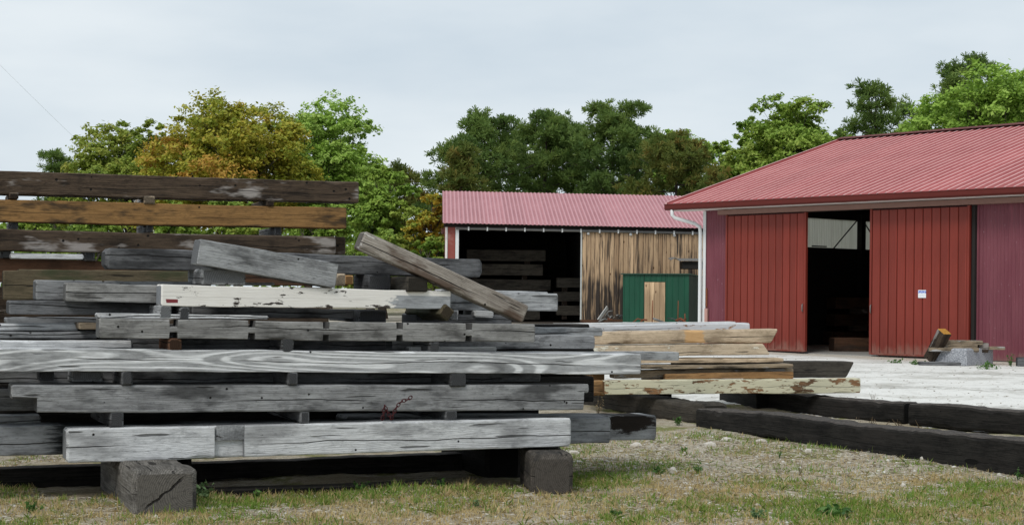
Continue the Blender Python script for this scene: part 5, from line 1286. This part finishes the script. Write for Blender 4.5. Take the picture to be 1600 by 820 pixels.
def stone(px, py, w, h, label, seed):
    rp = random.Random(seed)
    r = ray(px, py); t = -CAM_H / r.z; p = EYE + r * t
    p.z = near_z(p.x, p.y)
    s = p.y / F_PX
    bm = bmesh.new(); bmesh.ops.create_icosphere(bm, subdivisions=2, radius=.5)
    for v in bm.verts:
        k = 1 + .28 * mnoise.noise(v.co * 3 + Vector((seed, 0, 0))) + rp.uniform(-.05, .05)
        v.co = Vector((v.co.x * w * s * k, v.co.y * w * s * .8 * k, v.co.z * h * s * 1.3 * k))
    me = bpy.data.meshes.new('m'); bm.to_mesh(me); bm.free()
    o = link('stone', me, None, stone_mat); o.location = p + Vector((0, 0, h * s * .28)); tag(o, label, 'stone', 'loose pale stones on the ground')
for k, s in enumerate(((1109, 701, 20, 8, 'flat pale stone near left end of the long black timber'), (1135, 692, 17, 7, 'pale stone against the foot of the long black timber, left part'), (1263, 710, 12, 7, 'small stone at the foot of the long black timber, middle'),
                       (1443, 722, 13, 8, 'brownish stone close to the long black timber at right'), (1051, 740, 14, 11, 'upright pale stone right of the bottom beam end'), (1411, 762, 9, 7, 'small white stone in the grass at lower right'),
                       (896, 706, 20, 7, 'pale stone beside the right bearer block'), (902, 722, 17, 6, 'white flat stone right of the bearer block'), (994, 698, 18, 8, 'pale stone under the rotten beam end'), (497, 794, 15, 4, 'flat pale stone in the foreground grass'),
                       (1190, 690, 18, 6, 'pale broken stone in front of the long black timber'), (78, 690, 6, 5, 'tiny white stone under far left of the pile'))):
    stone(*s[:4], s[4], k + 3)
weed_mats = [leaf_mat('weed_leaves', ((0.045, 0.115, 0.024), (0.075, 0.165, 0.034), (0.12, 0.22, 0.055)), transl=.3), leaf_mat('pale_weed_leaves', ((0.10, 0.17, 0.07), (0.15, 0.23, 0.10), (0.21, 0.30, 0.14)), transl=.3),
             leaf_mat('dry_weed_stems', ((0.12, 0.085, 0.05), (0.20, 0.145, 0.08), (0.30, 0.23, 0.13)), transl=.1)]
def weed(px, py, w, h, n, mi, label, seed, Y=None, name='weed'):
    rng = np.random.default_rng(seed)
    if Y is None:
        r = ray(px, py); t = -CAM_H / r.z; p = EYE + r * t; p.z = near_z(p.x, p.y)
    else:
        p = at(px, py, Y); p.z = ground_z(p.x, p.y)
    s = p.y / F_PX; W, Hh = w * s, h * s
    root = empty(name, p); tag(root, label, 'weed', 'weeds on the ground')
    V, Fc = [], []
    def add(pts, rad, k):
        v, f = tube_data(pts, rad, k); o = len(V); V.extend(v); Fc.extend(tuple(i + o for i in q) for q in f)
    C, N = [], []
    ns = max(5, n // 9)
    for k in range(ns):
        az = rng.uniform(0, 6.28); rr = rng.uniform(0.1, 1) * W / 2; e = np.array([math.cos(az) * rr, math.sin(az) * rr, Hh * rng.uniform(.4, 1)])
        add([Vector((0, 0, -.01)), Vector(e * np.array([.45, .45, .6])), Vector(e)], [.003, .0025, .0012], 4)
        m = max(3, n // ns)
        for q in range(m):
            f = rng.uniform(.35, 1.05); C.append(e * f + rng.normal(size=3) * W * .045); N.append(np.array([e[0], e[1], .12]) * 2 + np.array([0, 0, .6]))
    part(root, 'stems', mesh_from(V, Fc, fix=False), weed_mats[2] if mi == 2 else weed_mats[0])
    if mi != 2 or n > 0:
        Vv, Ff, T = leaves(rng, np.array(C), np.array(N), min(.028, W * .11) if mi != 2 else min(.012, W * .06), rng.random(len(C)))
        part(root, 'leaves', fast_mesh(Vv, Ff, T), weed_mats[mi])
for k, wd in enumerate(((313, 783, 44, 30, 110, 1, 'leafy pale green weed beside the big cracked bearer block'), (48, 800, 40, 16, 90, 0, 'low ferny green weed at lower left corner'), (1089, 739, 26, 16, 70, 0, 'green weed rosette left of centre before the long black timber'),
                       (1180, 812, 36, 18, 80, 1, 'pale green weed at the bottom edge, right of centre'), (1068, 706, 18, 12, 40, 0, 'small green tuft right of the rotten beam end'), (1030, 742, 26, 14, 60, 0, 'green weed right of the grassy patch by the bearer'),
                       (742, 795, 22, 14, 60, 1, 'pale leafy weed in front of the right bearer'), (1218, 716, 14, 12, 30, 0, 'small dark weed before the middle of the long black timber'), (1250, 742, 16, 26, 12, 2, 'dry brown seedhead weed before the long black timber'),
                       (1335, 700, 50, 50, 26, 2, 'dry brown weed stalks against the long black timber'), (933, 660, 30, 42, 70, 2, 'dry straw tuft in front of the brownish ground timber'), (1058, 667, 24, 16, 60, 0, 'bright green tuft at foot of the brownish ground timber'),
                       (565, 768, 30, 16, 70, 0, 'green weed under the middle of the pale bottom beam'), (690, 765, 26, 14, 60, 0, 'green weed under the right part of the pale bottom beam'), (400, 778, 30, 14, 60, 0, 'green weed right of the big bearer block, under the notch'),
                       (1310, 806, 70, 12, 150, 0, 'broad patch of green clover at lower right'), (1590, 750, 20, 20, 40, 0, 'green tuft at right edge by the end of the black timber'), (962, 805, 30, 12, 60, 0, 'low green weed at the bottom edge, centre right'))):
    weed(*wd[:6], wd[6], 100 + k)
weed(1580, 571, 16, 20, 70, 0, 'weed growing against the barn wall at right', 140, Y=31.4)
weed(1430, 566, 34, 7, 70, 0, 'low green weed left of the granite block', 141, Y=31.9)
weed(1540, 572, 44, 7, 90, 0, 'low green weed before the granite block', 142, Y=31.2)
for k_, (px_, py_, w_, Y_, lb_) in enumerate(((1505, 640, 30, 21.5, 'low green tuft on the gravel edge behind the right black timber'), (1570, 643, 40, 20.9, 'wider green tuft on the gravel edge at far right behind the black timber'), (1425, 630, 14, 22.0, 'tiny green tuft on the gravel just behind the timber joint'), (1545, 572, 60, 30.6, 'spread of low weeds in front of the granite block, right part'), (1400, 566, 40, 32.6, 'thin low weeds at the foot of the right red door'))):
    weed(px_, py_, w_, 5, 60, 0, lb_, 150 + k_, Y=Y_)
weed(1364, 622, 12, 30, 14, 2, 'thin dry weed standing at the edge of the white gravel', 143, Y=22.3)

def stick_litter():
    rp = random.Random(12); V, Fc = [], []
    for k in range(34):
        c = at(rp.uniform(1355, 1440), rp.uniform(648, 660), 18.6); c.z = ground_z(c.x, c.y) + .02
        d = Vector((rp.uniform(-1, 1), rp.uniform(-.5, .5), rp.uniform(0, .9))).normalized() * rp.uniform(.06, .20)
        v, f = tube_data([c, c + d * .5 + Vector((0, 0, .01)), c + d], [.006, .005, .003], 5); o = len(V); V.extend(v); Fc.extend(tuple(i + o for i in q) for q in f)
    tag(link('dry_sticks', mesh_from(V, Fc, fix=False), None, weed_mats[2]), 'dry sticks and straw caught between the two rows of black timbers', 'litter', kind='stuff')
stick_litter()

def yard_bits(n, seed):
    rp = random.Random(seed); V, Fc, T = [], [], []
    ico = bmesh.new(); bmesh.ops.create_icosphere(ico, subdivisions=1, radius=1.0)
    iv = [v.co.copy() for v in ico.verts]; fi = [[v.index for v in f.verts] for f in ico.faces]; ico.free()
    k = 0
    while k < n:
        y = rp.uniform(19, 36); x = rp.uniform(1.5, .34 * y)
        if not in_yard(x, y) or (x - 8.14) * .748 + (y - 36) * .664 > -.4: continue
        r = rp.uniform(.006, .015); z = ground_z(x, y) + .02 * mnoise.noise(Vector((x * .7, y * .7, 1))) + r * .2; o = len(V)
        for v in iv:
            j = rp.uniform(.75, 1.2); V.append((x + r * 1.4 * v.x * j, y + r * v.y * j, z + r * .6 * v.z * j))
        c = rp.random()
        for f in fi: Fc.append([i + o for i in f]); T.append(c)
        k += 1
    tag(link('yard_stones', fast_mesh(V, Fc, T), None, leaf_mat('yard_stone', ((0.30, 0.275, 0.23), (0.50, 0.47, 0.42), (0.70, 0.68, 0.63)), transl=0.0, rough=.9)), 'loose stones and chips scattered over the white gravel yard', 'stones', kind='stuff')
yard_bits(900, 17)
